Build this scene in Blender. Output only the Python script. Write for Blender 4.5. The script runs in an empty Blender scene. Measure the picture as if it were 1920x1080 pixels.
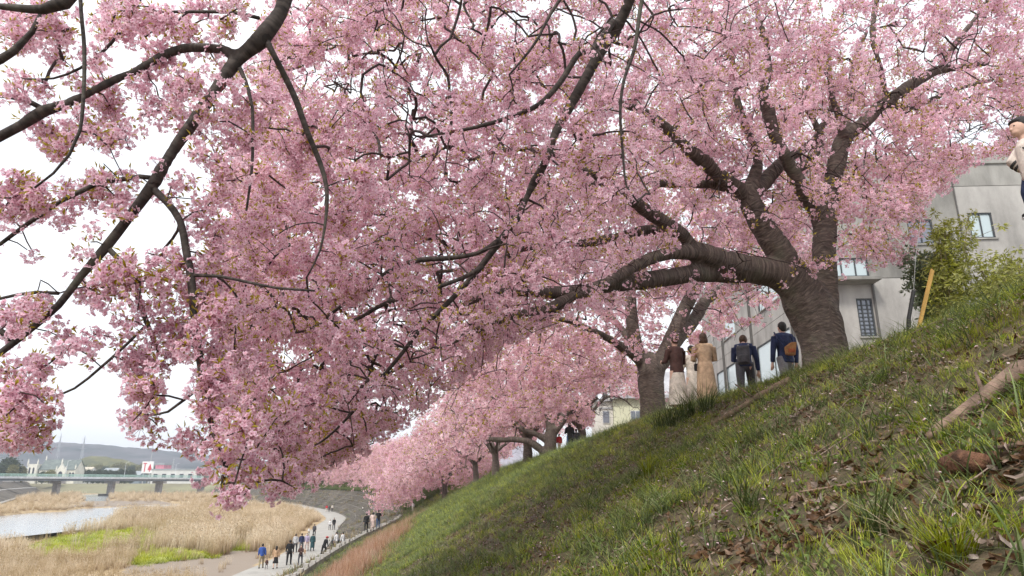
import bpy, math, random
import numpy as np
from mathutils import Vector, Matrix, kdtree, noise as mnoise

R = math.radians
rnd = random.Random(7)
rng = np.random.default_rng(7)
S = bpy.context.scene
C = S.collection

# ---------------------------------------------------------------- camera, sky, sun, exposure
FP = 1280.0
TH = math.atan(365 / 1280)
CT, ST = math.cos(TH), math.sin(TH)
cam_d = bpy.data.cameras.new('camera')
cam_d.lens = 24; cam_d.sensor_width = 36; cam_d.clip_start = 0.05; cam_d.clip_end = 9000
cam = bpy.data.objects.new('camera', cam_d)
cam.location = (0, 0, 0); cam.rotation_euler = (math.pi / 2 + TH, 0, 0)
C.objects.link(cam); S.camera = cam

SUN_EL, SUN_AZ = R(48), R(-150)          # azimuth from +Y, clockwise
W = bpy.data.worlds.new('World'); S.world = W; W.use_nodes = True
nt = W.node_tree; nt.nodes.clear()
N = nt.nodes.new; L = nt.links.new
wo = N('ShaderNodeOutputWorld'); bg = N('ShaderNodeBackground'); bg2 = N('ShaderNodeBackground')
sky = N('ShaderNodeTexSky'); sky.sky_type = 'NISHITA'; sky.sun_disc = False
sky.sun_elevation = SUN_EL; sky.sun_rotation = SUN_AZ; sky.dust_density = 3.0
bg.inputs['Strength'].default_value = 0.10
L(sky.outputs[0], bg.inputs['Color'])
tc = N('ShaderNodeTexCoord'); mp = N('ShaderNodeMapping'); mp.inputs['Scale'].default_value = (1, 1, 4.5)
ns = N('ShaderNodeTexNoise'); ns.inputs['Scale'].default_value = 1.6; ns.inputs['Detail'].default_value = 5
cr = N('ShaderNodeValToRGB')
cr.color_ramp.elements[0].position = 0.3; cr.color_ramp.elements[0].color = (0.68, 0.72, 0.79, 1)
cr.color_ramp.elements[1].position = 0.7; cr.color_ramp.elements[1].color = (0.98, 0.98, 0.98, 1)
L(tc.outputs['Generated'], mp.inputs['Vector']); L(mp.outputs[0], ns.inputs['Vector']); L(ns.outputs['Fac'], cr.inputs[0])
L(cr.outputs[0], bg2.inputs['Color']); bg2.inputs['Strength'].default_value = 0.76
mx = N('ShaderNodeMixShader'); mx.inputs[0].default_value = 0.93      # thin overcast over the blue
L(bg.outputs[0], mx.inputs[1]); L(bg2.outputs[0], mx.inputs[2]); L(mx.outputs[0], wo.inputs['Surface'])

sd = bpy.data.lights.new('sun', 'SUN'); sd.energy = 1.5; sd.angle = R(12); sd.color = (1.0, 0.95, 0.88)
so = bpy.data.objects.new('sun', sd); C.objects.link(so)
sv = Vector((math.sin(SUN_AZ) * math.cos(SUN_EL), math.cos(SUN_AZ) * math.cos(SUN_EL), math.sin(SUN_EL)))
so.rotation_euler = sv.to_track_quat('Z', 'Y').to_euler(); so.location = sv * 50
V = S.view_settings
S.display_settings.display_device = 'sRGB'
V.view_transform = 'Standard'; V.look = 'None'; V.exposure = 1.12; V.gamma = 1; V.use_curve_mapping = False
S.cycles.max_bounces = 6; S.cycles.diffuse_bounces = 4; S.cycles.transmission_bounces = 4
S.cycles.transparent_max_bounces = 4; S.cycles.volume_bounces = 0

# ---------------------------------------------------------------- surveying helpers (photo pixel + distance -> place)
def at(px, py, Y):
    a = (px - 960) / FP; b = (540 - py) / FP
    k = Y / (CT - ST * b)
    return Vector((a * k, Y, (ST + CT * b) * k))
def gz(px, py, z):
    a = (px - 960) / FP; b = (540 - py) / FP
    k = z / (ST + CT * b)
    return Vector((a * k, (CT - ST * b) * k, z))
def proj(P):
    P = np.asarray(P, float)
    d = P[:, 1] * CT + P[:, 2] * ST
    u = -P[:, 1] * ST + P[:, 2] * CT
    d = np.where(d < 0.2, 0.2, d)
    return 960 + FP * P[:, 0] / d, 540 - FP * u / d
def inpoly(x, y, poly):
    x = np.asarray(x, float); y = np.asarray(y, float)
    ins = np.zeros(x.shape, bool)
    n = len(poly)
    for i in range(n):
        x0, y0 = poly[i]; x1, y1 = poly[(i + 1) % n]
        c = (y0 > y) != (y1 > y)
        t = (x1 - x0) * (y - y0) / ((y1 - y0) if y1 != y0 else 1e-9) + x0
        ins ^= c & (x < t)
    return ins

# ---------------------------------------------------------------- materials
MATS = {}
def new_mat(name):
    m = bpy.data.materials.new(name); m.use_nodes = True
    t = m.node_tree; b = t.nodes['Principled BSDF']
    return m, t, b
def mat(name, col, rough=0.8, var=0.12, scale=8.0, bump=0.15, col2=None, metal=0.0, spec=0.3, stretch=(1, 1, 1), tint=False):
    """mottled surface: two noise octaves shift the colour, a third gives relief"""
    if name in MATS: return MATS[name]
    m, t, b = new_mat(name); N = t.nodes.new; L = t.links.new
    tc = N('ShaderNodeTexCoord'); mp = N('ShaderNodeMapping'); mp.inputs['Scale'].default_value = stretch
    L(tc.outputs['Object'], mp.inputs[0])
    n1 = N('ShaderNodeTexNoise'); n1.inputs['Scale'].default_value = scale; n1.inputs['Detail'].default_value = 6
    n1.inputs['Roughness'].default_value = 0.65
    L(mp.outputs[0], n1.inputs['Vector'])
    r = N('ShaderNodeValToRGB')
    c2 = col2 if col2 else tuple(max(0, c * (1 - 2.2 * var)) for c in col)
    c1 = col if col2 else tuple(min(1, c * (1 + var)) for c in col)
    r.color_ramp.elements[0].position = 0.34; r.color_ramp.elements[0].color = (*c2, 1)
    r.color_ramp.elements[1].position = 0.66; r.color_ramp.elements[1].color = (*c1, 1)
    L(n1.outputs['Fac'], r.inputs[0])
    out = r.outputs[0]
    if tint:
        at_ = N('ShaderNodeAttribute'); at_.attribute_type = 'INSTANCER'; at_.attribute_name = 'tint'
        hs = N('ShaderNodeHueSaturation')
        mr = N('ShaderNodeMapRange'); mr.inputs[3].default_value = 0.55; mr.inputs[4].default_value = 1.45
        L(at_.outputs['Fac'], mr.inputs[0]); L(mr.outputs[0], hs.inputs['Value']); L(out, hs.inputs['Color']); out = hs.outputs[0]
    L(out, b.inputs['Base Color'])
    b.inputs['Roughness'].default_value = rough; b.inputs['Metallic'].default_value = metal
    b.inputs['Specular IOR Level'].default_value = spec
    if bump:
        n2 = N('ShaderNodeTexNoise'); n2.inputs['Scale'].default_value = scale * 5; n2.inputs['Detail'].default_value = 4
        L(mp.outputs[0], n2.inputs['Vector'])
        bp = N('ShaderNodeBump'); bp.inputs['Strength'].default_value = bump; bp.inputs['Distance'].default_value = 0.02
        L(n2.outputs['Fac'], bp.inputs['Height']); L(bp.outputs[0], b.inputs['Normal'])
    MATS[name] = m
    return m
def leaf_mat(name, ramp, trans=0.35, rough=0.6, tintamp=0.25, attr='shade', satamp=None):
    """thin leaf or petal: colour runs along the piece (attribute), each instance has its own tint; light passes through"""
    if name in MATS: return MATS[name]
    m, t, b = new_mat(name); N = t.nodes.new; L = t.links.new
    a = N('ShaderNodeAttribute'); a.attribute_name = attr
    r = N('ShaderNodeValToRGB')
    while len(r.color_ramp.elements) < len(ramp): r.color_ramp.elements.new(0.5)
    for e, (p, c) in zip(r.color_ramp.elements, ramp): e.position = p; e.color = (*c, 1)
    L(a.outputs['Fac'], r.inputs[0])
    i = N('ShaderNodeAttribute'); i.attribute_type = 'INSTANCER'; i.attribute_name = 'tint'
    hs = N('ShaderNodeHueSaturation')
    v = N('ShaderNodeMapRange'); v.inputs[3].default_value = 1 - tintamp; v.inputs[4].default_value = 1 + tintamp
    L(i.outputs['Fac'], v.inputs[0]); L(v.outputs[0], hs.inputs['Value'])
    s2 = N('ShaderNodeMapRange'); sa = tintamp if satamp is None else satamp; s2.inputs[3].default_value = 1 + sa; s2.inputs[4].default_value = 1 - sa
    L(i.outputs['Fac'], s2.inputs[0]); L(s2.outputs[0], hs.inputs['Saturation'])
    L(r.outputs[0], hs.inputs['Color']); L(hs.outputs[0], b.inputs['Base Color'])
    b.inputs['Roughness'].default_value = rough; b.inputs['Specular IOR Level'].default_value = 0.2
    tr = N('ShaderNodeBsdfTranslucent'); L(hs.outputs[0], tr.inputs['Color'])
    mx = N('ShaderNodeMixShader'); mx.inputs[0].default_value = trans
    o = t.nodes['Material Output']
    L(b.outputs[0], mx.inputs[1]); L(tr.outputs[0], mx.inputs[2]); L(mx.outputs[0], o.inputs['Surface'])
    MATS[name] = m
    return m
def bark_mat(name='cherry_bark', k=1.0, ringbump=0.45):
    m, t, b = new_mat(name); N = t.nodes.new; L = t.links.new
    tc = N('ShaderNodeTexCoord')
    ra = N('ShaderNodeAttribute'); ra.attribute_name = 'ring'
    n0 = N('ShaderNodeTexNoise'); n0.inputs['Scale'].default_value = 5; n0.inputs['Detail'].default_value = 5
    L(tc.outputs['Object'], n0.inputs['Vector'])
    # bands across the limb, broken up by noise
    ad = N('ShaderNodeMath'); ad.operation = 'MULTIPLY_ADD'; ad.inputs[1].default_value = 0.10; L(n0.outputs['Fac'], ad.inputs[0]); L(ra.outputs['Fac'], ad.inputs[2])
    cb = N('ShaderNodeCombineXYZ'); sx = N('ShaderNodeSeparateXYZ'); L(tc.outputs['Object'], sx.inputs[0])
    L(ad.outputs[0], cb.inputs[2])
    mp = N('ShaderNodeMath'); mp.operation = 'MULTIPLY'; mp.inputs[1].default_value = 0.22
    L(sx.outputs[0], mp.inputs[0]); L(mp.outputs[0], cb.inputs[0])
    mp2 = N('ShaderNodeMath'); mp2.operation = 'MULTIPLY'; mp2.inputs[1].default_value = 0.22
    L(sx.outputs[1], mp2.inputs[0]); L(mp2.outputs[0], cb.inputs[1])
    nb = N('ShaderNodeTexNoise'); nb.inputs['Scale'].default_value = 42; nb.inputs['Detail'].default_value = 3
    L(cb.outputs[0], nb.inputs['Vector'])
    r = N('ShaderNodeValToRGB')
    r.color_ramp.elements[0].position = 0.30; r.color_ramp.elements[0].color = (0.032 * k, 0.024 * k, 0.020 * k, 1)
    r.color_ramp.elements[1].position = 0.72; r.color_ramp.elements[1].color = (0.150 * k, 0.120 * k, 0.10 * k, 1)
    e = r.color_ramp.elements.new(0.52); e.color = (0.078 * k, 0.060 * k, 0.051 * k, 1)
    L(nb.outputs['Fac'], r.inputs[0])
    n3 = N('ShaderNodeTexNoise'); n3.inputs['Scale'].default_value = 3.0; n3.inputs['Detail'].default_value = 7; L(tc.outputs['Object'], n3.inputs['Vector'])
    r3 = N('ShaderNodeValToRGB'); r3.color_ramp.elements[0].position = 0.55; r3.color_ramp.elements[1].position = 0.72
    L(n3.outputs['Fac'], r3.inputs[0])
    mi = N('ShaderNodeMixRGB'); mi.inputs[2].default_value = (0.12, 0.125, 0.085, 1)       # lichen
    ml = N('ShaderNodeMath'); ml.operation = 'MULTIPLY'; ml.inputs[1].default_value = 0.45; L(r3.outputs[0], ml.inputs[0])
    L(ml.outputs[0], mi.inputs[0]); L(r.outputs[0], mi.inputs[1]); L(mi.outputs[0], b.inputs['Base Color'])
    b.inputs['Roughness'].default_value = 0.75; b.inputs['Specular IOR Level'].default_value = 0.35
    sm = N('ShaderNodeMath'); sm.operation = 'ADD'; L(nb.outputs['Fac'], sm.inputs[0])
    n4 = N('ShaderNodeTexNoise'); n4.inputs['Scale'].default_value = 40; L(tc.outputs['Object'], n4.inputs['Vector'])
    mm = N('ShaderNodeMath'); mm.operation = 'MULTIPLY'; mm.inputs[1].default_value = 0.9; L(n4.outputs['Fac'], mm.inputs[0]); L(mm.outputs[0], sm.inputs[1])
    bp = N('ShaderNodeBump'); bp.inputs['Strength'].default_value = ringbump; bp.inputs['Distance'].default_value = 0.02
    L(sm.outputs[0], bp.inputs['Height']); L(bp.outputs[0], b.inputs['Normal'])
    return m
BARK = bark_mat('cherry_bark', 1.3); BARK_D = bark_mat('young_limb_bark', .55, .2)
TWIG = mat('twig_bark', (0.060, 0.042, 0.038), 0.8, 0.3, 30, 0.2)

# ---------------------------------------------------------------- mesh helpers
def tag(o, label=None, cat=None, group=None, kind=None):
    if label: o['label'] = label
    if cat: o['category'] = cat
    if group: o['group'] = group
    if kind: o['kind'] = kind
    return o
def empty(name, loc=(0, 0, 0), rz=0.0, **k):
    o = bpy.data.objects.new(name, None); C.objects.link(o); o.location = loc; o.rotation_euler = (0, 0, rz)
    o.empty_display_size = 0.2
    return tag(o, **k)
ORD = ['first', 'second', 'third', 'fourth', 'fifth', 'sixth', 'seventh', 'eighth', 'ninth', 'tenth', 'eleventh', 'twelfth']
class MB:
    def __init__(s): s.v = []; s.f = []; s.m = []; s.mi = 0
    def add(s, vs, fs):
        b = len(s.v); s.v.extend([tuple(p) for p in vs])
        for q in fs: s.f.append(tuple(b + i for i in q)); s.m.append(s.mi)
    def box(s, x0, y0, z0, x1, y1, z1):
        s.add([(x0, y0, z0), (x1, y0, z0), (x1, y1, z0), (x0, y1, z0), (x0, y0, z1), (x1, y0, z1), (x1, y1, z1), (x0, y1, z1)],
              [(3, 2, 1, 0), (4, 5, 6, 7), (0, 1, 5, 4), (1, 2, 6, 5), (2, 3, 7, 6), (3, 0, 4, 7)])
    def prism(s, poly, y0, y1):          # polygon in xz, extruded along y
        n = len(poly)
        s.add([(x, y0, z) for x, z in poly] + [(x, y1, z) for x, z in poly],
              [tuple(range(n)), tuple(range(2 * n - 1, n - 1, -1))] + [(i, i + n, (i + 1) % n + n, (i + 1) % n) for i in range(n)])
    def tube(s, pts, rad, sides=6, cap=True):
        pts = [Vector(p) for p in pts]
        n = len(pts)
        if n < 2: return
        if not hasattr(rad, '__len__'): rad = [rad] * n
        ring = []; up = None
        for i in range(n):
            d = pts[min(i + 1, n - 1)] - pts[max(i - 1, 0)]
            if d.length < 1e-9: d = Vector((0, 0, 1))
            d.normalize()
            if up is None:
                up = Vector((0, 0, 1)) if abs(d.z) < 0.9 else Vector((1, 0, 0))
            x = d.cross(up)
            if x.length < 1e-6: x = d.cross(Vector((0.3, 1, 0.2)))
            x.normalize(); up = x.cross(d).normalized()
            b = len(s.v); ring.append(b)
            for k in range(sides):
                a = 2 * math.pi * k / sides
                s.v.append(tuple(pts[i] + (x * math.cos(a) + up * math.sin(a)) * rad[i]))
        for i in range(n - 1):
            a, b = ring[i], ring[i + 1]
            for k in range(sides):
                k2 = (k + 1) % sides
                s.f.append((a + k, a + k2, b + k2, b + k)); s.m.append(s.mi)
        if cap:
            s.f.append(tuple(ring[0] + k for k in reversed(range(sides)))); s.m.append(s.mi)
            s.f.append(tuple(ring[-1] + k for k in range(sides))); s.m.append(s.mi)
    def ball(s, c, r, seg=8, rings=6):
        if not hasattr(r, '__len__'): r = (r, r, r)
        vs = [(c[0], c[1], c[2] - r[2])]
        for i in range(1, rings):
            t = math.pi * i / rings - math.pi / 2
            for k in range(seg):
                a = 2 * math.pi * k / seg
                vs.append((c[0] + r[0] * math.cos(t) * math.cos(a), c[1] + r[1] * math.cos(t) * math.sin(a), c[2] + r[2] * math.sin(t)))
        vs.append((c[0], c[1], c[2] + r[2])); fs = []
        for k in range(seg): fs.append((0, 1 + (k + 1) % seg, 1 + k))
        for i in range(rings - 2):
            for k in range(seg):
                a = 1 + i * seg + k; b = 1 + i * seg + (k + 1) % seg
                fs.append((a, b, b + seg, a + seg))
        l = len(vs) - 1; q = 1 + (rings - 2) * seg
        for k in range(seg): fs.append((q + k, q + (k + 1) % seg, l))
        s.add(vs, fs)
    def mesh(s, name, mats, smooth=False):
        me = bpy.data.meshes.new(name); me.from_pydata(s.v, [], s.f)
        for m in (mats if isinstance(mats, (list, tuple)) else [mats]): me.materials.append(m)
        me.polygons.foreach_set('material_index', s.m)
        if smooth: me.polygons.foreach_set('use_smooth', [True] * len(s.f))
        me.update()
        return me
    def build(s, name, mats, parent=None, smooth=False, **k):
        o = bpy.data.objects.new(name, s.mesh(name, mats, smooth)); C.objects.link(o)
        if parent: o.parent = parent
        return tag(o, **k)
def link(name, me, parent=None, loc=(0, 0, 0), rz=0, **k):
    o = bpy.data.objects.new(name, me); C.objects.link(o); o.parent = parent; o.location = loc; o.rotation_euler = (0, 0, rz)
    return tag(o, **k)
def bev(o, w=0.01, seg=2):
    m = o.modifiers.new('bevel', 'BEVEL'); m.width = w; m.segments = seg; m.limit_method = 'ANGLE'
    return o

# ---------------------------------------------------------------- scattering (one mesh holds its little prototypes and its points)
_groups = {}
def scatter_group(k):
    if k in _groups: return _groups[k]
    g = bpy.data.node_groups.new('scatter_%d' % k, 'GeometryNodeTree')
    g.interface.new_socket('Geometry', in_out='INPUT', socket_type='NodeSocketGeometry')
    g.interface.new_socket('Geometry', in_out='OUTPUT', socket_type='NodeSocketGeometry')
    N = g.nodes.new; L = g.links.new
    gi = N('NodeGroupInput'); go = N('NodeGroupOutput')
    def attr(name, typ):
        a = N('GeometryNodeInputNamedAttribute'); a.data_type = typ; a.inputs['Name'].default_value = name
        return a.outputs['Attribute']
    pid = attr('pid', 'INT')
    def sep(v):
        c = N('FunctionNodeCompare'); c.data_type = 'INT'; c.operation = 'EQUAL'
        L(pid, c.inputs[2]); c.inputs[3].default_value = v
        s = N('GeometryNodeSeparateGeometry'); s.domain = 'POINT'
        L(gi.outputs[0], s.inputs[0]); L(c.outputs[0], s.inputs[1])
        return s.outputs[0]
    j = N('GeometryNodeJoinGeometry')
    for i in range(k):
        t = N('GeometryNodeGeometryToInstance'); L(sep(i + 1), t.inputs[0]); L(t.outputs[0], j.inputs[0])
    ip = N('GeometryNodeInstanceOnPoints'); L(sep(0), ip.inputs['Points']); L(j.outputs[0], ip.inputs['Instance'])
    ip.inputs['Pick Instance'].default_value = True
    L(attr('idx', 'INT'), ip.inputs['Instance Index'])
    L(attr('rot', 'FLOAT_VECTOR'), ip.inputs['Rotation'])
    L(attr('scl', 'FLOAT'), ip.inputs['Scale'])
    L(ip.outputs[0], go.inputs[0])
    _groups[k] = g
    return g
def scatter(name, protos, P, rot, scl, tint, mats, parent=None, idx=None, **kw):
    """protos: list of dict(v,f,m,shade)"""
    vs = []; fs = []; mi = []; pid = []; sh = []
    for k, p in enumerate(protos):
        b = len(vs); vs.extend(p['v']); fs.extend([tuple(b + i for i in q) for q in p['f']]); mi.extend(p['m'])
        pid.extend([k + 1] * len(p['v'])); sh.extend(p['s'])
    n = len(P); nb = len(vs)
    me = bpy.data.meshes.new(name)
    allv = np.vstack([np.array(vs, float), np.asarray(P, float)])
    me.from_pydata(allv.tolist(), [], fs)
    for m in mats: me.materials.append(m)
    me.polygons.foreach_set('material_index', mi)
    def A(nm, typ, key, head, arr):
        a = me.attributes.new(nm, typ, 'POINT'); a.data.foreach_set(key, np.concatenate([head, arr]))
    A('pid', 'INT', 'value', np.array(pid, np.int32), np.zeros(n, np.int32))
    if idx is None: idx = rng.integers(0, len(protos), n)
    A('idx', 'INT', 'value', np.zeros(nb, np.int32), np.asarray(idx, np.int32))
    A('rot', 'FLOAT_VECTOR', 'vector', np.zeros(nb * 3, np.float32), np.asarray(rot, np.float32).ravel())
    A('scl', 'FLOAT', 'value', np.ones(nb, np.float32), np.asarray(scl, np.float32))
    A('tint', 'FLOAT', 'value', np.zeros(nb, np.float32), np.asarray(tint, np.float32))
    A('shade', 'FLOAT', 'value', np.array(sh, np.float32), np.zeros(n, np.float32))
    o = bpy.data.objects.new(name, me); C.objects.link(o)
    if parent: o.parent = parent
    md = o.modifiers.new('scatter', 'NODES'); md.node_group = scatter_group(len(protos))
    kw.setdefault('kind', 'stuff')
    return tag(o, **kw)

# ---------------------------------------------------------------- the levee and river, measured from the photograph
KE = np.array([(4.5,-14,1.66),(4.35,2,1.66),(4.25,9.6,1.64),(3.65,18,1.74),(2.7,29,1.6),(1.5,43,1.48),(-0.2,62,1.4),(-3.6,90,1.3),(-8,113,1.3),(-17,136,1.3),(-30,172,1.3),(-48,206,1.3),(-70,238,1.3),(-82,275,1.3),(-98,315,1.3),(-122,356,2.4),(-200,500,2.4)], float)
KK = np.array([(-6.6,-14,-4.3),(-7.4,2,-4.3),(-8.3,12,-4.3),(-9.0,22,-4.3),(-9.9,32.8,-4.3),(-11.2,45.8,-4.3),(-12.1,57.1,-4.3),(-13.9,90,-4.1),(-19,116,-3.0),(-27,140,-2.0),(-38,166,-1.8),(-54,196,-1.8),(-74,226,-2.1),(-88,262,-2.1),(-110,308,-2.1),(-134,352,-2),(-212,500,-2)], float)
KF = np.array([(-12.0,-14,-5.8),(-12.8,2,-5.8),(-13.2,14,-5.8),(-13.6,26,-5.8),(-14.1,38,-5.8),(-14.9,48.5,-5.8),(-16.6,64.4,-5.8),(-23.9,100,-5.8),(-28.9,125,-5.8),(-38.5,153,-5.8),(-49.6,178,-5.8),(-64.3,208,-5.8),(-80,222,-5.8),(-97,258,-5.8),(-118,303,-5.8),(-142,350,-5.8),(-222,500,-5.8)], float)
def spline(K, t):
    t = np.clip(np.asarray(t, float), 0, len(K) - 1.0001); i = t.astype(int); u = (t - i)[..., None]
    p1 = K[i]; p2 = K[np.minimum(i + 1, len(K) - 1)]; p0 = K[np.maximum(i - 1, 0)]; p3 = K[np.minimum(i + 2, len(K) - 1)]
    return 0.5 * ((2 * p1) + (-p0 + p2) * u + (2 * p0 - 5 * p1 + 4 * p2 - p3) * u ** 2 + (-p0 + 3 * p1 - 3 * p2 + p3) * u ** 3)
def fbm(x, y, seed=0.0, octs=4):
    """cheap smooth 2D noise, vectorised (sums of rotated sines with warped phase)"""
    x = np.asarray(x, float); y = np.asarray(y, float); o = np.zeros(np.broadcast(x, y).shape); a = 1.0; tot = 0
    for k in range(octs):
        s_ = seed * 3.7 + k * 11.3; c, s = math.cos(s_), math.sin(s_)
        u = c * x - s * y; v = s * x + c * y; fr = 1.9 ** k
        o += a * (np.sin(u * fr + 1.7 * np.sin(v * fr * 0.83 + s_)) * np.cos(v * fr * 1.13 + 1.3 * np.sin(u * fr * 0.71 - s_)))
        tot += a; a *= 0.6
    return o / tot
def slope_profile(w):                # w = 0 crest edge .. 1 kerb : fraction of the drop
    return np.where(w < 0.39, w / 0.39 * 0.44, np.minimum(1.0, 0.44 + (w - 0.39) / 0.47 * 0.56))
def slope_pt(t, w):
    e = spline(KE, t); k = spline(KK, t); w = np.asarray(w, float)
    p = e + (k - e) * w[..., None]
    d = np.where(w > 0, slope_profile(np.clip(w, 0, 1)), 0.0)
    p[..., 2] = e[..., 2] + (k[..., 2] - e[..., 2]) * d
    # rounded shoulder at the crest, lumps
    near = np.clip(1 - np.abs(w) / 0.06, 0, 1)
    p[..., 2] -= 0.10 * near ** 2
    p[..., 2] += 0.07 * fbm(p[..., 0] * 0.9, p[..., 1] * 0.9, 1) * np.clip(w * 12, 0, 1) * np.clip((1 - w) * 12, 0, 1)
    p[..., 2] += 0.025 * fbm(p[..., 0] * 4, p[..., 1] * 4, 2) * np.clip((1 - w) * 12, 0, 1)
    return p
_T = np.linspace(0, 16, 4001)
_E = spline(KE, _T)
def grid_mesh(name, P, mats, parent=None, flip=False, smooth=True, **k):
    a, b = P.shape[:2]
    idx = np.arange(a * b).reshape(a, b)
    q = np.stack([idx[:-1, :-1], idx[1:, :-1], idx[1:, 1:], idx[:-1, 1:]], -1).reshape(-1, 4)
    if flip: q = q[:, ::-1]
    me = bpy.data.meshes.new(name); me.from_pydata(P.reshape(-1, 3).tolist(), [], q.tolist())
    for m in (mats if isinstance(mats, (list, tuple)) else [mats]): me.materials.append(m)
    if smooth: me.polygons.foreach_set('use_smooth', [True] * len(q))
    return link(name, me, parent, **k)
def slope_z(X, Y):
    """height of the embankment at a place near it (near part: contours run almost along Y)"""
    X = np.asarray(X, float); Y = np.asarray(Y, float)
    t = np.interp(Y, _E[:, 1], _T)
    for _ in range(3):
        e = spline(KE, t); k = spline(KK, t)
        w = (e[..., 0] - X) / (e[..., 0] - k[..., 0])
        yy = e[..., 1] + (k[..., 1] - e[..., 1]) * w
        t = np.clip(t + (Y - yy) / 14.0 * 0.9, 0, 16)
    return slope_pt(t, np.maximum(w, -0.0))[..., 2], t, w

MAT_SOIL = mat('soil_and_litter', (0.135, 0.10, 0.065), 0.95, 0.35, 9, 0.6, col2=(0.05, 0.045, 0.022))
MAT_DIRT = mat('trodden_dirt', (0.24, 0.20, 0.155), 0.95, 0.15, 3, 0.3)
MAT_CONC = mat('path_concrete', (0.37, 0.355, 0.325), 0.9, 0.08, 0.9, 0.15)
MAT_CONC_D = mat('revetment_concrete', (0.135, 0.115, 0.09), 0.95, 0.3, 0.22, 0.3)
MAT_KERB = mat('kerb_concrete', (0.30, 0.28, 0.25), 0.9, 0.2, 2.0, 0.3)

ts = np.concatenate([np.linspace(0.3, 4, 330), np.linspace(4, 16, 420)[1:]])
ws = np.concatenate([np.linspace(0, 0.12, 24), np.linspace(0.12, 1, 90)[1:]])
TT, WW = np.meshgrid(ts, ws, indexing='ij')
slope = grid_mesh('embankment_slope', slope_pt(TT, WW), MAT_SOIL, flip=True, kind='structure')
# crest path behind the edge
e = spline(KE, ts); k_ = spline(KK, ts); nrm = e - k_; nrm[:, 2] = 0; nrm /= np.linalg.norm(nrm, axis=1)[:, None]
uu = np.array([0, 0.6, 1.2, 3, 6, 8, 9.5, 14])
zz = np.array([-0.10, -0.10, -0.17, -.2, -.2, -0.25, -0.8, -1.7])
P = e[:, None, :] + nrm[:, None, :] * uu[None, :, None]; P[:, :, 2] += zz[None, :]
grid_mesh('crest_path', P, MAT_DIRT, kind='structure')
# revetment between kerb and path
k2 = spline(KK, ts); f2 = spline(KF, ts); wl = np.linspace(0, 1, 9)
P = k2[:, None, :] * (1 - wl[None, :, None]) + f2[:, None, :] * wl[None, :, None]; P[:, 0, 2] -= 0.0; P[:, :, 2] -= 0.10 * (1 - wl)[None, :]
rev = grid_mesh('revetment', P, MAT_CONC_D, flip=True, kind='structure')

# kerb along the top of the revetment, with its row of small pale blocks
kt = np.linspace(1.6, 7.0, 200); kc = spline(KK, kt)
kd = np.gradient(kc, axis=0); kd[:, 2] = 0; kd /= np.linalg.norm(kd, axis=1)[:, None]; kn = np.stack([-kd[:, 1], kd[:, 0], 0 * kd[:, 0]], 1)
prof = [(-0.16, -0.5), (-0.16, 0.24), (0.16, 0.24), (0.16, -0.5)]
P = np.stack([kc + kn * a + np.array([0, 0, b]) for a, b in prof], 1)
kerb = grid_mesh('kerb', P, MAT_KERB, smooth=False, kind='structure')
m = MB(); m.box(-0.17, -0.22, 0, 0.17, 0.22, 0.20); kb = m.mesh('kerb_block', mat('pale_block', (0.42, 0.40, 0.37), 0.85, 0.12, 4))
s_ = np.concatenate([[0], np.cumsum(np.linalg.norm(np.diff(kc, axis=0), axis=1))])
for d in np.arange(19.0, s_[-1] - 1, 1.55):
    p = [np.interp(d + rnd.uniform(-.3, .3), s_, kc[:, i]) for i in range(3)]; t_ = [np.interp(d, s_, kd[:, i]) for i in range(2)]
    o = link('kerb_block', kb, kerb, (p[0], p[1], p[2] + 0.24), math.atan2(t_[1], t_[0]) - math.pi / 2 + rnd.uniform(-.2, .2))
    o.scale = (rnd.uniform(.5, .8), rnd.uniform(.4, 1.0), rnd.uniform(.4, 1.0))
# courses and ribs of the revetment
m = MB(); rt = np.linspace(3, 14, 260)
ka = spline(KK, rt); fa = spline(KF, rt)
for w in (0.02, 0.2, 0.4, 0.6, 0.8, 0.985):
    q = ka * (1 - w) + fa * w; q[:, 2] += 0.03 - 0.10 * (1 - w)
    m.tube(q.tolist(), 0.09, 4)
for i in range(0, 260, 2):
    a = ka[i] * 0.97 + fa[i] * 0.03; b = ka[i] * 0.03 + fa[i] * 0.97
    a[2] -= 0.06; b[2] += 0.02
    m.tube([a.tolist(), b.tolist()], 0.07, 4)
m.build('concrete_rib', mat('revetment_rib', (0.17, 0.155, 0.135), 0.9, 0.2, 1.5, 0.2), rev, kind='stuff')

# river: flood plain sheet with the channel pressed into it, water, path
W1 = [(-500, 1090), (0, 1036), (60, 1029), (111, 1016), (150, 1008), (194, 997), (215, 984), (222, 967), (250, 960), (300, 957), (344, 953), (340, 946), (285, 947), (236, 951), (155, 954), (125, 959), (83, 961), (0, 968), (-500, 1010)]
W2 = [(150, 928), (203, 926), (206, 941), (163, 942)]
GREEN = [[(50, 1030), (100, 1012), (170, 1000), (260, 992), (310, 1004), (290, 1030), (200, 1036), (120, 1048), (60, 1044)],
         [(255, 1032), (290, 1030), (390, 1038), (400, 1046), (330, 1050), (270, 1062), (250, 1058)], [(440, 1020), (475, 1016), (470, 1032), (440, 1034)]]
DIRT = [[(240, 1062), (300, 1052), (400, 1046), (440, 1030), (500, 1035), (480, 1066), (470, 1090), (220, 1090)], [(160, 940), (290, 938), (340, 946), (236, 949), (120, 952)]]
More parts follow.
